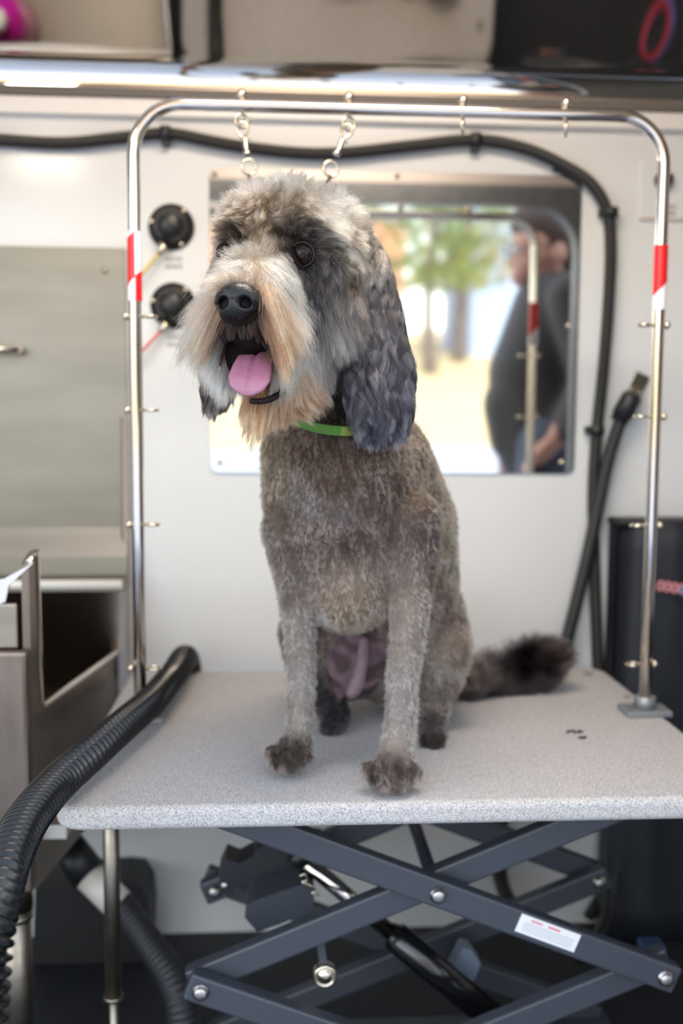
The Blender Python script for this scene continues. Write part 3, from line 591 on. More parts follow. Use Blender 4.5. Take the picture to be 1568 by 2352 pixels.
BODYC = [(720, 1040, 1.2, (78, 66, 58)), (640, 1080, 1.24, (112, 100, 88)), (760, 1110, 1.17, (92, 78, 70)), (680, 1150, 1.19, (112, 104, 102)), (770, 1190, 1.17, (124, 114, 112)), (880, 1120, 1.2, (96, 84, 78)), (790, 1260, 1.18, (88, 74, 70)),
         (700, 1260, 1.2, (98, 86, 80)), (790, 1340, 1.18, (142, 128, 116)), (790, 1420, 1.2, (134, 118, 104)), (960, 1080, 1.26, (112, 100, 90)), (1030, 1180, 1.36, (140, 130, 116)), (1050, 1330, 1.4, (138, 128, 116)), (985, 1250, 1.25, (92, 82, 80)),
         (640, 1230, 1.23, (104, 94, 88)), (665, 1340, 1.22, (112, 102, 98)), (690, 1450, 1.22, (142, 133, 128)), (690, 1560, 1.22, (150, 142, 138)), (690, 1640, 1.22, (152, 144, 140)), (930, 1260, 1.17, (98, 88, 86)), (940, 1350, 1.17, (128, 118, 112)), (930, 1450, 1.17, (146, 136, 130)),
         (920, 1560, 1.16, (150, 142, 138)), (915, 1670, 1.16, (154, 146, 142)), (1040, 1480, 1.36, (138, 128, 120)), (1020, 1400, 1.38, (118, 104, 98)), (1000, 1590, 1.38, (122, 114, 110)), (990, 1660, 1.34, (78, 72, 76)), (770, 1650, 1.38, (52, 50, 54)), (990, 1500, 1.58, (110, 102, 94)), (900, 1150, 1.47, (128, 118, 108)), (640, 1440, 1.42, (96, 88, 84)),  # the left hind foot's dark tone has the dog's shadow painted in
         (800, 1470, 1.33, (104, 92, 88))]
for (a_, b_, y_, c_) in BODYC: cp(a_, b_, y_, 8, (.15, -.1, -1), .5, .6, c_, ct)
for (a_, b_, y_) in ((640, 1730, 1.19), (690, 1730, 1.19), (665, 1760, 1.2), (870, 1770, 1.12), (930, 1770, 1.12), (900, 1800, 1.13)): cp(a_, b_, y_, 10, (0, -.7, -.8), .35, .5, (88, 79, 75), ct)
cp(990, 1705, 1.31, 11, (0, -.7, -.8), .5, .6, (76, 68, 68), ct)
cp(1085, 1560, 1.57, 34, (.8, -.1, -.25), .6, .6, (50, 45, 46), tl); cp(1150, 1555, 1.60, 42, (.8, -.1, -.1), .65, .5, (44, 40, 42), tl); cp(1210, 1530, 1.61, 42, (.6, -.1, .1), .8, .5, (42, 38, 40), tl); cp(1265, 1505, 1.60, 34, (.2, -.2, .3), .9, .5, (46, 41, 42), tl)
cpP = np.array([c[0] for c in CP]); cpL = np.array([c[1] for c in CP]); cpD = np.array([c[2] for c in CP], float); cpD /= np.linalg.norm(cpD, axis=1)[:, None]
cpF = np.array([c[3] for c in CP]); cpU = np.array([c[4] for c in CP]); cpC = np.array([lin(c[5]) for c in CP]); cpC = np.clip(1.45 * cpC ** 1.1 * np.array([1.03, .98, .93]), 0, .9); cpC[np.array([c[6] == hd for c in CP])] *= .8; TAGS = [hd, mo, be, ct, tl]; cpT = np.array([TAGS.index(c[6]) for c in CP])
def field(P, jit=0):
    P0 = P
    if jit: P = P + rng.normal(size=P.shape) * jit
    out = [np.empty(len(P)), np.empty((len(P), 3)), np.empty(len(P)), np.empty(len(P)), np.empty((len(P), 3)), np.empty(len(P), int)]
    for i in range(0, len(P), 20000):
        q = P[i:i + 20000]; d2 = ((q[:, None, :] - cpP[None]) ** 2).sum(2) + 1.5e-4; w = d2 ** -3; near = d2.argmin(1); w /= w.sum(1)[:, None]; j = slice(i, i + len(q))
        out[0][j] = w @ cpL; out[1][j] = w @ cpD; out[2][j] = w @ cpF; out[3][j] = w @ cpU; out[4][j] = w @ cpC; out[5][j] = cpT[near]
    return out
# smooth random vector noise
def noise3(P, freq, seed, ch=3):
    r_ = np.random.default_rng(seed); K = 10; out = np.zeros((len(P), ch))
    for c in range(ch):
        kv = r_.normal(size=(K, 3)) * freq; ph = r_.uniform(0, 2 * PI, K); out[:, c] = np.sin(P @ kv.T + ph).sum(1) / math.sqrt(K / 2)
    return out
def unit(v): return v / np.maximum(np.linalg.norm(v, axis=-1, keepdims=True), 1e-9)
# bare belly and mouth: where no fur grows
bel_c = np.array(ad(812, 1540, 1.352)); mouth_c = np.array(ad(560, 812, 1.01)); eyeR = np.array(ad(695, 586, 1.05)); eyeL = np.array(ad(519, 578, 1.068)); noseC = np.array(ad(545, 694, .978))
def bare(P):
    b_ = (((P - bel_c) / np.array([.056, .05, .058])) ** 2).sum(1) < 1
    b_ |= (((P - np.array(ad(815, 1600, 1.37))) / np.array([.045, .05, .03])) ** 2).sum(1) < 1
    b_ |= (((P - eyeR) / .0145) ** 2).sum(1) < 1; b_ |= (((P - eyeL) / .0125) ** 2).sum(1) < 1
    b_ |= (((P - noseC) / np.array([.025, .02, .021])) ** 2).sum(1) < 1
    b_ |= (((P - mouth_c) / np.array([.023, .045, .028])) ** 2).sum(1) < 1
    return b_
# body skin colours
cols = field(co)[4] * .45; bl = bare(co); pinkm = (np.abs(co[:, 0] - bel_c[0]) < .075) & (np.abs(co[:, 1] - bel_c[1]) < .09) & (np.abs(co[:, 2] - bel_c[2] + .012) < .085)
pk = lin((112, 92, 98)); dk = lin((26, 18, 17))
nz = noise3(co, 60, 5, 1)[:, :1]
mt = np.clip(.5 + .9 * noise3(co, 130, 8, 1), 0, 1)
cols[bl & pinkm] = (pk * (1 + .15 * nz) * (1 - mt * .55) )[bl & pinkm]; cols[bl & ~pinkm] = dk
ca = me.color_attributes.new('col', 'FLOAT_COLOR', 'POINT'); ca.data.foreach_set('color', np.c_[cols, np.ones(len(cols))].astype(np.float32).ravel())
sk = bpy.data.materials.new('dog_skin'); sk.use_nodes = True; nt = sk.node_tree; at_ = nt.nodes.new('ShaderNodeAttribute'); at_.attribute_name = 'col'; nt.links.new(at_.outputs['Color'], nt.nodes['Principled BSDF'].inputs['Base Color']); nt.nodes['Principled BSDF'].inputs['Roughness'].default_value = .8; nt.nodes['Principled BSDF'].inputs['Specular IOR Level'].default_value = .12
body_co_world = co.copy()
bvh_me = me.copy()
body = link_mesh('body', me, sk, dog)
bmx = bmesh.new(); bmx.from_mesh(bvh_me); bmesh.ops.triangulate(bmx, faces=bmx.faces); BV = BVHTree.FromBMesh(bmx)
def tri_data(bm_):
    T = np.array([[v.co[:] for v in f.verts] for f in bm_.faces]); Nn = np.array([[v.normal[:] for v in f.verts] for f in bm_.faces]); return T, Nn
T, TN = tri_data(bmx)
def sample(T, TN, wfun, n):
    c = T.mean(1); ar = np.linalg.norm(np.cross(T[:, 1] - T[:, 0], T[:, 2] - T[:, 0]), axis=1) * wfun(c, unit(TN.mean(1))); ar /= ar.sum()
    f = rng.choice(len(T), n, p=ar); u = rng.random(n); v = rng.random(n); sw = u + v > 1; u[sw] = 1 - u[sw]; v[sw] = 1 - v[sw]
    b_ = np.c_[1 - u - v, u, v][:, :, None]; return (T[f] * b_).sum(1), unit((TN[f] * b_).sum(1))
hair_mats = {}
def hair_mat(name, rough=.35, coat=0, tipgain=.25):
    if name in hair_mats: return hair_mats[name]
    m = bpy.data.materials.new(name); m.use_nodes = True; nt = m.node_tree
    for n in list(nt.nodes):
        if n.type == 'BSDF_PRINCIPLED': nt.nodes.remove(n)
    h = nt.nodes.new('ShaderNodeBsdfHairPrincipled'); h.parametrization = 'COLOR'; h.inputs['Roughness'].default_value = rough; h.inputs['Radial Roughness'].default_value = .55; h.inputs['IOR'].default_value = 1.42; h.inputs['Coat'].default_value = coat
    a_ = nt.nodes.new('ShaderNodeAttribute'); a_.attribute_name = 'col'
    hi = nt.nodes.new('ShaderNodeHairInfo'); mr = nt.nodes.new('ShaderNodeMapRange'); mr.inputs['To Min'].default_value = 1 - tipgain; mr.inputs['To Max'].default_value = 1 + tipgain; nt.links.new(hi.outputs['Intercept'], mr.inputs['Value'])
    mx = nt.nodes.new('ShaderNodeVectorMath'); mx.operation = 'SCALE'; nt.links.new(a_.outputs['Color'], mx.inputs[0]); nt.links.new(mr.outputs[0], mx.inputs['Scale']); nt.links.new(mx.outputs[0], h.inputs['Color'])
    nt.links.new(h.outputs[0], nt.nodes['Material Output'].inputs['Surface']); hair_mats[name] = m; return m
def make_hair(name, P3, cols, r0, parent, m, taper=.25):
    N, K, _ = P3.shape; h = bpy.data.hair_curves.new(name); h.add_curves([K] * N)
    P3 = P3 - np.array(root_loc(parent)); h.attributes['position'].data.foreach_set('vector', P3.astype(np.float32).ravel())
    ra = h.attributes.get('radius') or h.attributes.new('radius', 'FLOAT', 'POINT'); r_ = r0 * (1 - (1 - taper) * np.linspace(0, 1, K) ** 1.5); ra.data.foreach_set('value', np.tile(r_, N).astype(np.float32) if np.ndim(r0) == 0 else (r0[:, None] * (1 - (1 - taper) * np.linspace(0, 1, K) ** 1.5)).astype(np.float32).ravel())
    ca = h.attributes.new('col', 'FLOAT_COLOR', 'CURVE'); ca.data.foreach_set('color', np.c_[np.clip(cols, 0, .95), np.ones(N)].astype(np.float32).ravel())
    h.materials.append(m); o = bpy.data.objects.new(name, h); COL.objects.link(o); o.parent = parent; return o
def grow(P, N, L, D, lift, curl, K, freq, bend=.6, jit=.25, seed=0, wave=0, wlen=.02):
    n = len(P); D = unit(D); lift = lift[:, None]
    j = rng.normal(size=(n, 3)) * jit; tang = D - N * np.minimum((D * N).sum(1, keepdims=True), .3)
    cl = noise3(P, freq, 21 + seed) * curl[:, None]
    d = unit(N * lift + unit(tang) * (1 - lift) + j + cl * .55); out = np.empty((n, K, 3)); p = P - N * .001; out[:, 0] = p
    for k in range(1, K):
        t = k / (K - 1); c2 = noise3(p, freq * 1.3, 40 + seed) * curl[:, None] * .45
        d = unit(d * (1 - bend * .35) + D * bend * .35 * (1 if True else t) + c2 * .5); p = p + d * (L / (K - 1))[:, None]; out[:, k] = p
    if wave:
        side = unit(np.cross(D, N) + 1e-6); ph = noise3(P, 110, 77, 2); arc = np.linspace(0, 1, K)[None] * L[:, None]
        out += side[:, None] * (np.sin(arc / wlen * 2 * PI + ph[:, :1] * 2.5) * np.minimum(arc / .02, 1) * wave)[..., None] + N[:, None] * (np.cos(arc / wlen * 2 * PI + ph[:, 1:] * 2.5) * np.minimum(arc / .02, 1) * wave * .6)[..., None]
    return out
def clump(P3, frac, amt, power=1.5):
    N, K, _ = P3.shape; g = rng.choice(N, max(2, int(N * frac)), replace=False); kd = KDTree(len(g))
    for i, k in enumerate(g): kd.insert(P3[k, 0], i)
    kd.balance(); idx = np.array([g[kd.find(Vector(p))[1]] for p in P3[:, 0]]); t = (np.linspace(0, 1, K) ** power * amt)[None, :, None]
    return P3 * (1 - t) + P3[idx] * t, idx
def pushout(P3, tree, marg):
    for i in range(P3.shape[0]):
        for k in range(1, P3.shape[1]):
            q = Vector(P3[i, k]); loc, nor, _, dist = tree.find_nearest(q, .03)
            if loc is not None:
                s_ = (q - loc).dot(nor); m_ = marg * (k / P3.shape[1])
                if s_ < m_: P3[i, k] = q + nor * (m_ - s_)
    return P3
def face_w(c, n):     # more strands where they can be seen
    v = unit(np.array(CAM) - c); return np.where((n * v).sum(1) > -.35, 1.0, .35)
DENS = 1.0
def wbody(c, n):
    f = field(c)[5]; return face_w(c, n) * ((f == 3) * 1.0) * (~bare(c)) * (c[:, 2] > .002)
P, N = sample(T, TN, wbody, int(260000 * DENS)); f = field(P); fj = field(P, .006)
L = f[0] * rng.uniform(.7, 1.25, len(P)); col = fj[4] * np.clip(1 + .30 * noise3(P, 100, 3, 1) + .26 * noise3(P, 420, 4, 1), .3, 2) * rng.uniform(.75, 1.25, (len(P), 1))
pw = (f[0] > .0091) & (P[:, 2] < .09); st = noise3(P * np.array([1, .15, .15]), 460, 9, 1)[:, 0]; col = np.where((pw & (st > .15))[:, None], col * .22, np.where((pw & (st < -.3))[:, None], col * 1.5, col))  # shaded gaps between the toes painted into the paw fur as dark stripes
P3 = grow(P, N, L, f[1], f[2], f[3], 5, 520); P3, idx = clump(P3, .04, .4); P3[..., 2] = np.maximum(P3[..., 2], .0008)
co_ = make_hair('coat', P3, col, .00022, body, hair_mat('fur_short', .45))
def region(tagi, n, K, freq, r0, name, bend, jit, cfrac, camt, seed, marg=0, wave=0):
    def wf(c, n_): return face_w(c, n_) * (field(c)[5] == tagi) * (~bare(c)) * (c[:, 2] > .002)
    P, N = sample(T, TN, wf, n); f = field(P); fj = field(P, .005); L = f[0] * rng.uniform(.7, 1.15, n) * (1 + .4 * (rng.random(n) < .02))
    gl = noise3(P, 330, seed + 60, 1); col = fj[4] * np.clip(1 + .42 * gl, .25, 2) * rng.uniform(.5, 1.5, (n, 1))
    mz = (((P - np.array(ad(548, 768, .985))) / np.array([.030, .05, .021])) ** 2).sum(1) < 1      # short dark hair round the mouth
    col = np.where(mz[:, None], lin((30, 15, 9)) * rng.uniform(.2, 1.3, (n, 1)), col); L = np.where(mz, np.minimum(L, .013), L)
    P3 = grow(P, N, L, f[1], f[2], f[3], K, freq, bend, jit, seed, wave, .05)
    P3, ix = clump(P3, cfrac, camt); col = col * np.exp(rng.normal(size=n) * .38)[ix][:, None]
    if marg: P3 = pushout(P3, BV, marg)
    P3[..., 2] = np.maximum(P3[..., 2], .0008)
    return make_hair(name, P3, col, r0, body, hair_mat('fur_long', .32))
region(0, 76000, 7, 60, .0002, 'head_hair', .5, .22, .035, .6, 1, .002)
region(1, 28000, 10, 22, .0002, 'moustache', .85, .12, .025, .55, 2, .004)
region(2, 11000, 9, 30, .0002, 'beard', .85, .15, .03, .55, 3, .003)
region(4, 22000, 7, 40, .00018, 'tail_hair', .35, .25, .03, .4, 4, .002)
# ---- ears
def ear(name, pts, flat, n, K, lens, cols_, seed, side):
    sph = [(c_, r_, (1, flat, 1)) for c_, r_ in C(*pts)]
    me = blob_mesh(sph, .0042, 5); b2 = bmesh.new(); b2.from_mesh(me); bmesh.ops.triangulate(b2, faces=b2.faces); T2, N2 = tri_data(b2)
    e_ = link_mesh(name, me, mat('ear_skin', (40, 36, 38), .7), dog)
    P, N = sample(T2, N2, face_w, n); zt_, zb_ = P[:, 2].max(), P[:, 2].min(); t = (zt_ - P[:, 2]) / (zt_ - zb_)
    L = np.interp(t, [0, .3, .7, 1], lens) * rng.uniform(.75, 1.1, n)
    col = np.stack([np.interp(t, [0, .35, 1], [lin(c_)[k] for c_ in cols_]) for k in range(3)], 1); gl = noise3(P * np.array([1, 1, .3]), 300, seed, 1); col = col * 1.35 * np.clip(1 + .25 * gl, .25, 3) * rng.uniform(.7, 1.3, (n, 1))
    D = np.tile(np.array([[side * .06, -.03, -1.0]]), (n, 1)); P3 = grow(P, N, L, D, np.full(n, .34), np.full(n, .25), K, 40, .75, .10, seed, .0038, .045); P3, ix = clump(P3, .02, .6, .9); lk = np.exp(rng.normal(size=n) * .65)[ix][:, None]; col = col * lk; col = np.where(lk > 1.9, col * np.array([1.1, 1.05, 1.0]), col)
    make_hair('ear_hair', P3, col, .0002, e_, hair_mat('fur_ear', .26))
    return e_
ear('ear', [(828, 560, 1.165, 38), (858, 640, 1.15, 48), (868, 740, 1.14, 64), (870, 830, 1.135, 78), (870, 900, 1.135, 80)], .34, 46000, 12, [.03, .04, .05, .032], [(98, 89, 82), (66, 60, 60), (50, 49, 58)], 31, 1)
ear('ear', [(505, 600, 1.165, 22), (492, 700, 1.17, 30), (492, 790, 1.17, 34), (496, 860, 1.17, 36)], .4, 22000, 10, [.03, .04, .045, .04], [(110, 98, 90), (84, 74, 70), (72, 64, 62)], 32, -1)
# ---- eyes
def eye(px, py, Y, rpx, lab):
    c, r = PX(px, py, Y, rpx); e_ = MB().ell(c, r, None, 0, 28).build('eye', mat('eyeball', (26, 13, 9), .02, spec=.22), dog)
    d = (CAM + Vector((-.12, 0, .12)) - c).normalized()
    MB().lathe(c + d * r * .86, d, [(r * .44, .0), (r * .42, r * .052), (.0004, r * .142)], 20).build('pupil', mat('pupil_black', (5, 4, 4), .02, spec=.22), e_)
    mb = MB(); R_ = d.to_track_quat('Z', 'Y').to_matrix(); mb.ring(c + d * r * .50, d, r * .90, r * .07, 30, 10); mb.build('eyelid', mat('eyelid', (16, 11, 11), .6), dog)
eye(695, 586, 1.0635, 29, ''); eye(521, 581, 1.085, 24, '')
# ---- nose
c, r = ad(545, 694, .982), 52 * S(.982)
b = bmesh.new(); bmesh.ops.create_uvsphere(b, u_segments=64, v_segments=48, radius=1)
axN = Vector((-.28, -.94, .05)).normalized(); sx = axN.cross(Vector((0, 0, 1))).normalized() * -1; sz = sx.cross(axN) * -1
if sz.z < 0: sz = -sz
if sx.x < 0: sx = -sx
for v in b.verts:
    x_, y_, z_ = v.co   # x across, y out, z up
    w = 1.0 - .30 * max(0, -z_) ** 1.2; x_ *= w
    if y_ > 0: y_ *= .92
    out_ = y_
    for sgn in (-1, 1):
        dd = ((x_ - sgn * .47) / .24) ** 2 + ((z_ + .08 + .15 * abs(x_ - sgn * .35)) / .26) ** 2
        if y_ > 0: out_ -= .75 * math.exp(-dd * dd * 1.2)
        d3 = ((x_ - sgn * .86) / .1) ** 2 + ((z_ + .28) / .12) ** 2
        if y_ > -.2: out_ -= .22 * math.exp(-d3)
    out_ -= .12 * math.exp(-(x_ / .045) ** 2) * (z_ < .1) * (y_ > 0)
    v.co = sx * x_ * r * 1.02 + axN * out_ * r * .72 + sz * z_ * r * .88
bmesh.ops.translate(b, vec=c, verts=b.verts)
mb = MB(); mb.add(b); nm = mat('nose_leather', (13, 11, 12), .3, bump=.35, bscale=420, coat=.12, spec=.3); mb.build('nose', nm, dog, smooth=True)
# ---- mouth, tongue, lip
mb = MB(); c, r = PX(562, 815, 1.028, 46); mb.ell(c, (r * .95, r * .8, r * 1.25)); mb.build('mouth', mat('mouth_dark', (12, 6, 6), .8, spec=.1), dog)
mb = MB(); path = [ad(*v) for v in ((592, 780, 1.05), (588, 815, 1.02), (580, 845, .995), (572, 872, .978), (567, 893, .972), (565, 908, .972))]; wd = [34, 38, 45, 47, 38, 14]
sp = spline(path, 6); ws = np.interp(np.linspace(0, 5, len(sp)), range(6), wd); rows = []
for i, p_ in enumerate(sp):
    tn = Vector(sp[min(i + 1, len(sp) - 1)] - sp[max(i - 1, 0)]).normalized(); sd = Vector((1, -.12, -.12)).normalized(); up = sd.cross(tn).normalized()
    if up.y > 0: up = -up
    h = ws[i] * S(.98); row = []
    for k in range(25):
        u = -1 + 2 * k / 24; row.append(Vector(p_) + sd * u * h + up * ((.0035 * math.sqrt(max(0, 1 - u * u))) - .0018 * math.exp(-(u / .12) ** 2) * (i < len(sp) - 6) + .0012 * u * u))
    for k in range(1, 24):
        u = 1 - 2 * k / 24; row.append(Vector(p_) + sd * u * h - up * .0035 * math.sqrt(1 - u * u))
    rows.append([mb.bm.verts.new(v) for v in row])
n_ = len(rows[0])
for A, B_ in zip(rows, rows[1:]):
    for k in range(n_): mb.bm.faces.new((A[k], A[(k + 1) % n_], B_[(k + 1) % n_], B_[k]))
mb.bm.faces.new(rows[0]); mb.bm.faces.new(list(reversed(rows[-1])))
tg = mat('tongue_pink', (152, 97, 119), .42, noise=.12, nscale=160, bump=.25, bscale=700); mb.build('tongue', tg, dog, smooth=True)
q = [ad(*v) for v in ((575, 921, .992), (590, 922, .988), (610, 920, .988), (630, 912, .996), (652, 898, 1.02), (672, 878, 1.05))]
MB().tube([Vector(v) for v in spline(q, 6)], [.002, *np.linspace(.0028, .0036, 30)][:31], 12).build('lip', mat('lip_black', (26, 15, 15), .6, spec=.2), dog)
# ---- collar
cc = ad(757, 930, 1.205); n_ = Vector((.12, -.42, 1)).normalized(); u_ = Vector((1, 0, -.12)).normalized(); v_ = n_.cross(u_).normalized()
mb = MB(); N_ = 64; rings = []
for k in range(N_):
    t = 2 * PI * k / N_; d_ = u_ * math.cos(t) * .064 + v_ * math.sin(t) * .074; o_ = d_.normalized()
    rings.append([mb.bm.verts.new(cc + d_ + o_ * a_ + n_ * b_) for a_, b_ in ((0, -.0055), (.0022, -.0055), (.0022, .0055), (0, .0055))])
for k in range(N_):
    A, B_ = rings[k], rings[(k + 1) % N_]
    for j in range(4):
        f = mb.bm.faces.new((A[j], A[(j + 1) % 4], B_[(j + 1) % 4], B_[j])); f.material_index = 1 if (k * 7) % 10 in (0, 7) and j == 1 else 0
mb.build('collar', [mat('collar_green', (62, 104, 22), .6), mat('collar_yellow', (110, 122, 46), .6)], dog)
# ---- sheath and bare belly folds
s_ = [(c_, r_) for c_, r_ in C((835, 1470, 1.36, 13), (832, 1520, 1.348, 15), (818, 1575, 1.338, 19), (808, 1592, 1.336, 16))]
link_mesh('sheath', blob_mesh(s_, .003, 5), mat('belly_skin', (128, 104, 112), .55, noise=.2, nscale=120), body)
# ------------------------------------------------------------------ person standing outside the door, seen in the mirror
def vm(px, py, d):
    p = at(px, py, d); return Vector((p.x, 2 * YW - p.y, p.z))
D0 = 3.1; k_ = S(D0)
pc = vm(1245, 900, D0)
per = thing('person', 'person in a dark jacket and glasses standing beside the open van door', 'person', (pc.x, pc.y, ZG))
def V(px, py, dyy=0): p = vm(px, py, D0); p.y += dyy; return p
skin = mat('skin', (206, 156, 138), .5); jacket = mat('jacket_black', (82, 78, 76), .8, bump=.2, bscale=30); jeans = mat('jeans_grey', (96, 104, 122), .8, noise=.15, nscale=90)
hairm = mat('person_hair', (74, 56, 46), .6, noise=.4, nscale=60)
fz = ZG + .01
px0 = pc.x
body = [chain_pts([(V(1243, 575), .085), (V(1238, 545), .088), (V(1262, 560), .082)]),
        chain_pts([(V(1212, 612), .055), (V(1200, 632), .042)]), chain_pts([(V(1178, 596), .016), (V(1170, 604), .013)]),
        chain_pts([(V(1255, 620), .058), (V(1262, 690), .062)]), chain_pts([(V(1262, 720), .11), (V(1240, 860), .125), (V(1245, 1000), .13)])]
for sy in (-.09, .09):
    body.append(chain_pts([(V(1245, 1010, sy), .085), (Vector((px0 - .01, pc.y + sy, -.18)), .06), (Vector((px0 + .02, pc.y + sy, ZG + .09)), .042)]))
    body.append(chain_pts([(Vector((px0 + .03, pc.y + sy, ZG + .045)), .04), (Vector((px0 - .13, pc.y + sy, ZG + .03)), .032)]))
    sh, el, wr = V(1272, 700, sy * 1.9), V(1305, 880, sy * 2.3), V(1235, 1010, sy * 2.0)
    body.append(chain_pts([(sh, .055), (el, .042), (wr, .03)]))
    hd = wr + Vector((-.05, 0, -.045)); body.append(chain_pts([(wr, .03), (hd, .03)]))
    for f_ in range(4):
        q0 = hd + Vector((-.01, (f_ - 1.5) * .017, .002 * f_)); ln = (.075, .085, .08, .062)[f_]
        body.append(chain_pts([(q0, .0095), (q0 + Vector((-.4, 0, -.75)) * ln * .55, .009), (q0 + Vector((-.2, 0, -1)) * ln, .008)]))
    th = hd + Vector((.012, -sy / abs(sy) * .022, .012)); body.append(chain_pts([(th, .011), (th + Vector((-.03, -sy / abs(sy) * .012, -.03)), .0095), (th + Vector((-.045, -sy / abs(sy) * .008, -.052)), .0085)]))
me = blob_mesh([q for c_ in body for q in c_], .0075, 6)
pb = link_mesh('body', me, skin, per)
jk = [chain_pts([(V(1262, 668), .075), (V(1268, 715), .13), (V(1225, 860), .145), (V(1235, 950), .155), (V(1240, 1015), .145)]), chain_pts([(V(1180, 930), .10), (V(1185, 1000), .09)])]
for sy in (-.09, .09):
    jk.append(chain_pts([(V(1275, 700, sy * 1.9), .078), (V(1308, 880, sy * 2.3), .064), (V(1262, 985, sy * 2.05), .05)]))
jk.append(chain_pts([(V(1310, 660), .055), (V(1320, 700), .06)]))
link_mesh('jacket', blob_mesh([q for c_ in jk for q in c_], .012, 4), jacket, per)
tr = []
for sy in (-.09, .09): tr.append(chain_pts([(V(1240, 1015, sy), .105), (Vector((px0 - .01, pc.y + sy, -.18)), .078), (Vector((px0 + .02, pc.y + sy, ZG + .1)), .062)]))
link_mesh('trousers', blob_mesh([q for c_ in tr for q in c_], .012, 4), jeans, per)
for sy in (-.09, .09):
    link_mesh('shoe', blob_mesh(chain_pts([(Vector((px0 + .04, pc.y + sy, ZG + .05)), .05), (Vector((px0 - .15, pc.y + sy, ZG + .035)), .038)]), .01, 3), black_rub, per)
hr = chain_pts([(V(1240, 528), .092), (V(1262, 548), .094), (V(1285, 575), .07)]) + chain_pts([(V(1205, 510), .05), (V(1250, 505), .07)]) + chain_pts([(V(1290, 590), .055), (V(1295, 640), .045)])
link_mesh('hair', blob_mesh(hr, .008, 4), hairm, per)
for sy in (-.036, .036):
    e0 = V(1172, 580, sy); ey = MB().ell(e0 + Vector((.012, 0, 0)), .011, None, 0, 12).build('eye', mat('eye_white', (230, 228, 224), .2), per)
    MB().ring(e0 + Vector((-.006, 0, 0)), (1, 0, 0), .022, .002, 20, 8).build('glasses_rim', black_gloss, per)
    MB().tube([e0 + Vector((-.006, sy * .6, .005)), e0 + Vector((.11, sy * 1.5, .008))], .002, 8).build('glasses_temple', black_gloss, per)
    MB().ell(V(1264, 592, sy * 2.35), (.022, .01, .032), None, 0, 14).build('ear', skin, per)
MB().ell(V(1180, 622), (.008, .024, .006), None, 0, 12).build('mouth', mat('lips', (176, 104, 100), .5), per)
# ------------------------------------------------------------------ outside
def tz(Y): return ZG if Y > -1.5 else ZG + .115 * (-1.5 - Y)
mb = MB(); ys = [1.02, -1.5, -4, -8, -14, -20, -28, -40, -60]; xs_ = np.linspace(-40, 50, 40); g = []
for yy in ys: g.append([mb.bm.verts.new((x, yy, tz(yy) + (0 if yy > -2 else random.uniform(-.08, .08)))) for x in xs_])
for A, B in zip(g, g[1:]):
    for i in range(len(xs_) - 1): mb.bm.faces.new((A[i], A[i + 1], B[i + 1], B[i])).material_index = 0 if B[i].co.y > -9 else 1
tag(mb.build('ground', [mat('added_asphalt', (150, 156, 168), .9, noise=.15, nscale=3), mat('dry_grass', (186, 168, 128), .9, noise=.2, nscale=1.5)]), kind='structure')  # near asphalt is unseen, added in cool grey to reduce warm bounce light
leafm = [mat('leaf_a', (138, 146, 78), .6), mat('leaf_b', (180, 156, 80), .6), mat('leaf_c', (100, 122, 78), .6)]
def tree(x, Y, h, r, lab, pal, seed):
    rnd = random.Random(seed); z0 = tz(Y) - .05; t = thing('tree', lab, 'tree', (x, Y, z0), 'trees across the grass')
    pts = [Vector((x, Y, z0)), Vector((x + rnd.uniform(-.1, .1), Y, z0 + h * .3)), Vector((x + rnd.uniform(-.2, .2), Y, z0 + h * .7)), Vector((x, Y, z0 + h))]
    mb = MB(); mb.tube([Vector(v) for v in spline(pts, 5)], list(np.linspace(r, r * .3, 16)), 10)
    for k in range(7):
        zz = z0 + h * rnd.uniform(.35, .9); an = rnd.uniform(0, 6.28); l_ = h * rnd.uniform(.12, .25); mb.tube([Vector((x, Y, zz)), Vector((x + math.cos(an) * l_, Y + math.sin(an) * l_, zz + l_ * .5))], [r * .35, r * .12], 6)
    mb.build('trunk', mat('bark', (96, 88, 84), .9, noise=.3, nscale=8), t)
    mb = MB()
    for k in range(1500):
        cz = rnd.uniform(.32, 1.05); rad = h * .34 * (1 - abs(cz - .62) * 1.3); an = rnd.uniform(0, 6.28); q = math.sqrt(rnd.random()) * max(rad, .1)
        p_ = Vector((x + math.cos(an) * q, Y + math.sin(an) * q, z0 + h * cz)); s_ = rnd.uniform(.08, .17)
        u = Vector((rnd.gauss(0, 1), rnd.gauss(0, 1), rnd.gauss(0, .6))).normalized(); w = u.orthogonal().normalized()
        f = mb.bm.faces.new([mb.bm.verts.new(p_ + u * s_), mb.bm.verts.new(p_ + w * s_ * .6), mb.bm.verts.new(p_ - u * s_), mb.bm.verts.new(p_ - w * s_ * .6)]); f.material_index = rnd.choice(pal)
    mb.build('foliage', leafm, t)
tree(3.75, -21, 6.5, .2, 'left one of two slim trees on the grass seen in the mirror', [0, 2, 2], 1)
tree(5.25, -25.5, 7.0, .24, 'right one of two slim trees on the grass seen in the mirror', [0, 1, 2], 2)
tree(.6, -31, 7.5, .25, 'yellow leaved tree farther back on the grass', [1, 1, 0], 3)
tree(-3.5, -24, 7, .25, 'tree standing away to the left on the grass', [0, 1, 2], 4)
hs = thing('house', 'pale blue sided house beyond the trees seen in the mirror', 'house', (8.3, -31, tz(-28) - .2))
zb_ = tz(-29) - .3
MB().span((6.3, -35, zb_), (13, -29, zb_ + 7)).build('wall', mat('siding_blue', (140, 158, 188), .7), hs)
MB().prism([(6.0, -28.8, zb_ + 7), (13.3, -28.8, zb_ + 7), (9.6, -28.8, zb_ + 9.4)], (0, -6.4, 0)).build('roof', mat('roof_grey', (120, 118, 120), .8), hs)
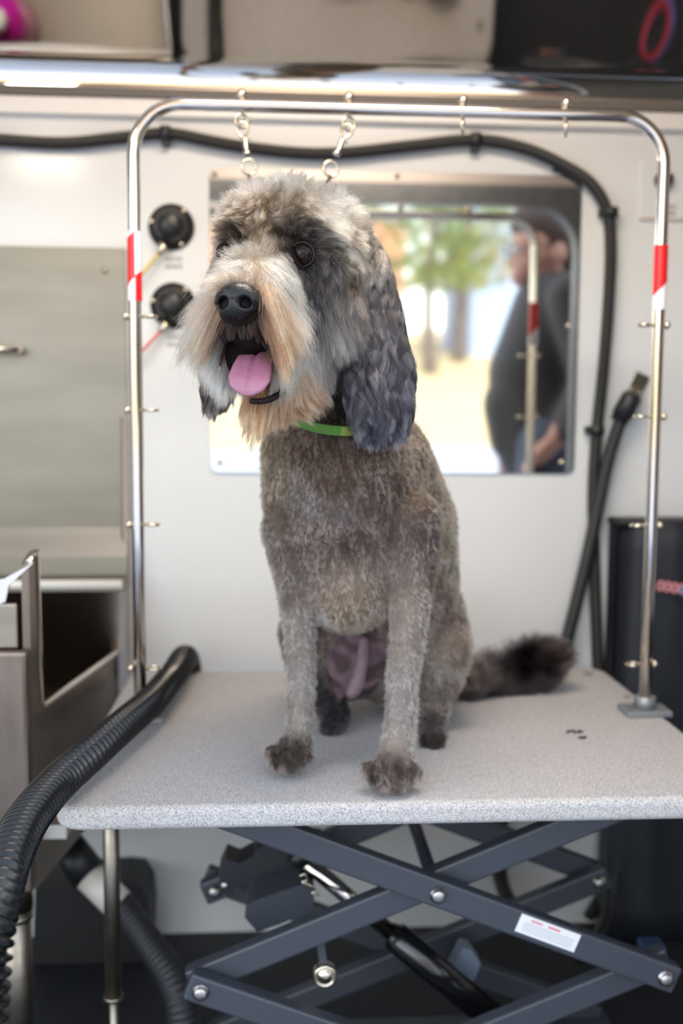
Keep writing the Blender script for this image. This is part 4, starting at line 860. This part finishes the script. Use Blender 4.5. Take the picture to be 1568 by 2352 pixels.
MB().span((8.6, -28.98, zb_ + 3.6), (9.8, -28.94, zb_ + 5.2)).build('window', mat('pane', (110, 120, 136), .2), hs)
h2 = thing('barn', 'faded pink barn far beyond the trees seen in the mirror', 'barn', (2, -52, tz(-45)))
MB().span((-6, -56, tz(-45) - 1), (6.5, -48, tz(-45) + 6)).build('wall', mat('barn_pink', (196, 140, 122), .8), h2)
MB().prism([(-6.4, -47.8, tz(-45) + 6), (6.9, -47.8, tz(-45) + 6), (.2, -47.8, tz(-45) + 8.5)], (0, -8.4, 0)).build('roof', mat('roof_grey', (120, 118, 120)), h2)
# ------------------------------------------------------------------ coloured things picked up by the steel cove
def cove(px, py, zplane):
    d = ray(px, py).normalized()
    for (ya, za), (yb_, zb2) in zip(prof, prof[1:]):
        n_ = Vector((0, -(zb2 - za), (yb_ - ya))).normalized(); p0 = Vector((0, ya, za)); t = (p0 - CAM).dot(n_) / d.dot(n_); h = CAM + d * t
        if za <= h.z <= zb2: break
    r_ = d - n_ * 2 * d.dot(n_); return h + r_ * ((zplane - h.z) / r_.z)
q = Vector((-.69, 1.672, -.129))
bt = thing('shampoo_bottle', 'magenta shampoo bottle standing in the bathing tub', 'bottle', q)
MB().lathe(q, (0, 0, 1), [(.040, 0), (.044, .006), (.044, .19), (.034, .225), (.013, .237), (.013, .25)], 24).build('bottle_body', mat('magenta', (190, 30, 150), .35), bt)
MB().lathe(q + Vector((0, 0, .25)), (0, 0, 1), [(.016, 0), (.016, .03), (.012, .034)], 20).build('cap', white_trim, bt)
q = cove(1505, 60, -.2)
lh = thing('leash', 'red and blue braided leash hanging over the bin at the right', 'leash', q)
for o_, m_ in ((0, mat('rope_red', (170, 40, 60), .7)), (.012, mat('rope_blue', (90, 96, 170), .7))):
    MB().ring(q + Vector((o_, 0, -o_)), (.2, -.3, .9), .05 + o_ * .5, .006, 30, 8, 0, .6).build('rope', m_, lh)
# ------------------------------------------------------------------ lamps
def lamp(name, lab, c, sx, sy, power, rot, col=(1, .87, .72)):
    t = thing(name, lab, 'ceiling light', c, 'lamps inside the van')
    M_ = Matrix.Translation(c) @ rot.to_4x4()
    b = bmesh.new(); bmesh.ops.create_cube(b, size=1); bmesh.ops.scale(b, vec=(sx + .02, sy + .02, .012), verts=b.verts); mb = MB(); mb.add(b, M_ @ Matrix.Translation((0, 0, .008))); mb.build('housing', white_trim, t)
    mm = bpy.data.materials.new(name + '_glow'); mm.use_nodes = True; bb = mm.node_tree.nodes['Principled BSDF']; bb.inputs['Emission Color'].default_value = (*col, 1); bb.inputs['Emission Strength'].default_value = power / (sx * sy * PI); bb.inputs['Base Color'].default_value = (.9, .85, .8, 1)
    mb = MB(); mb.bm.verts.ensure_lookup_table()
    mb.box(Vector((0, 0, 0)), (sx, sy, .004)); mb.bm.transform(M_); mb.build('diffuser', mm, t)
LP = .9
lamp('strip_lamp', 'small warm strip lamp inside the header at the left', Vector((-.60, .895, 1.105)), .16, .05, 1.3 * .6 * LP, Matrix.Rotation(math.radians(52), 3, 'X'))
lamp('ceiling_lamp', 'warm flat ceiling lamp above the front of the table', Vector((.12, .99, zc2 - .008)), .6, .14, 9 * LP, Matrix.Identity(3))
# ------------------------------------------------------------------ sky and sun
w = bpy.data.worlds.new('world'); SC.world = w; w.use_nodes = True; nt = w.node_tree
sky = nt.nodes.new('ShaderNodeTexSky'); sky.sky_type = 'NISHITA'; sky.sun_disc = False; sky.sun_elevation = math.radians(42); sky.sun_rotation = math.radians(20); sky.air_density = 1.6; sky.dust_density = .8
bg = nt.nodes['Background']; hs_ = nt.nodes.new('ShaderNodeHueSaturation'); hs_.inputs['Saturation'].default_value = .5; nt.links.new(sky.outputs[0], hs_.inputs['Color']); nt.links.new(hs_.outputs[0], bg.inputs[0]); bg.inputs[1].default_value = .57
sl = bpy.data.lights.new('sun', 'SUN'); sl.energy = 4.6; sl.angle = .01; sl.color = (1, .93, .82); so = bpy.data.objects.new('sun', sl); COL.objects.link(so)
so.rotation_euler = Vector((-.25, -.68, -.66)).to_track_quat('-Z', 'Y').to_euler()
vs = SC.view_settings; vs.view_transform = 'Standard'; vs.look = 'None'; vs.gamma = 1; vs.exposure = .53
try: vs.use_curve_mapping = False
except Exception: pass
SC.cycles.max_bounces = 10; SC.cycles.diffuse_bounces = 5; SC.cycles.glossy_bounces = 5; SC.cycles.transmission_bounces = 6; SC.cycles.use_denoising = True; SC.cycles.caustics_reflective = False; SC.cycles.caustics_refractive = False; SC.cycles.sample_clamp_indirect = 4; SC.cycles.blur_glossy = 1.0; SC.cycles.use_adaptive_sampling = True; SC.cycles.adaptive_threshold = .015
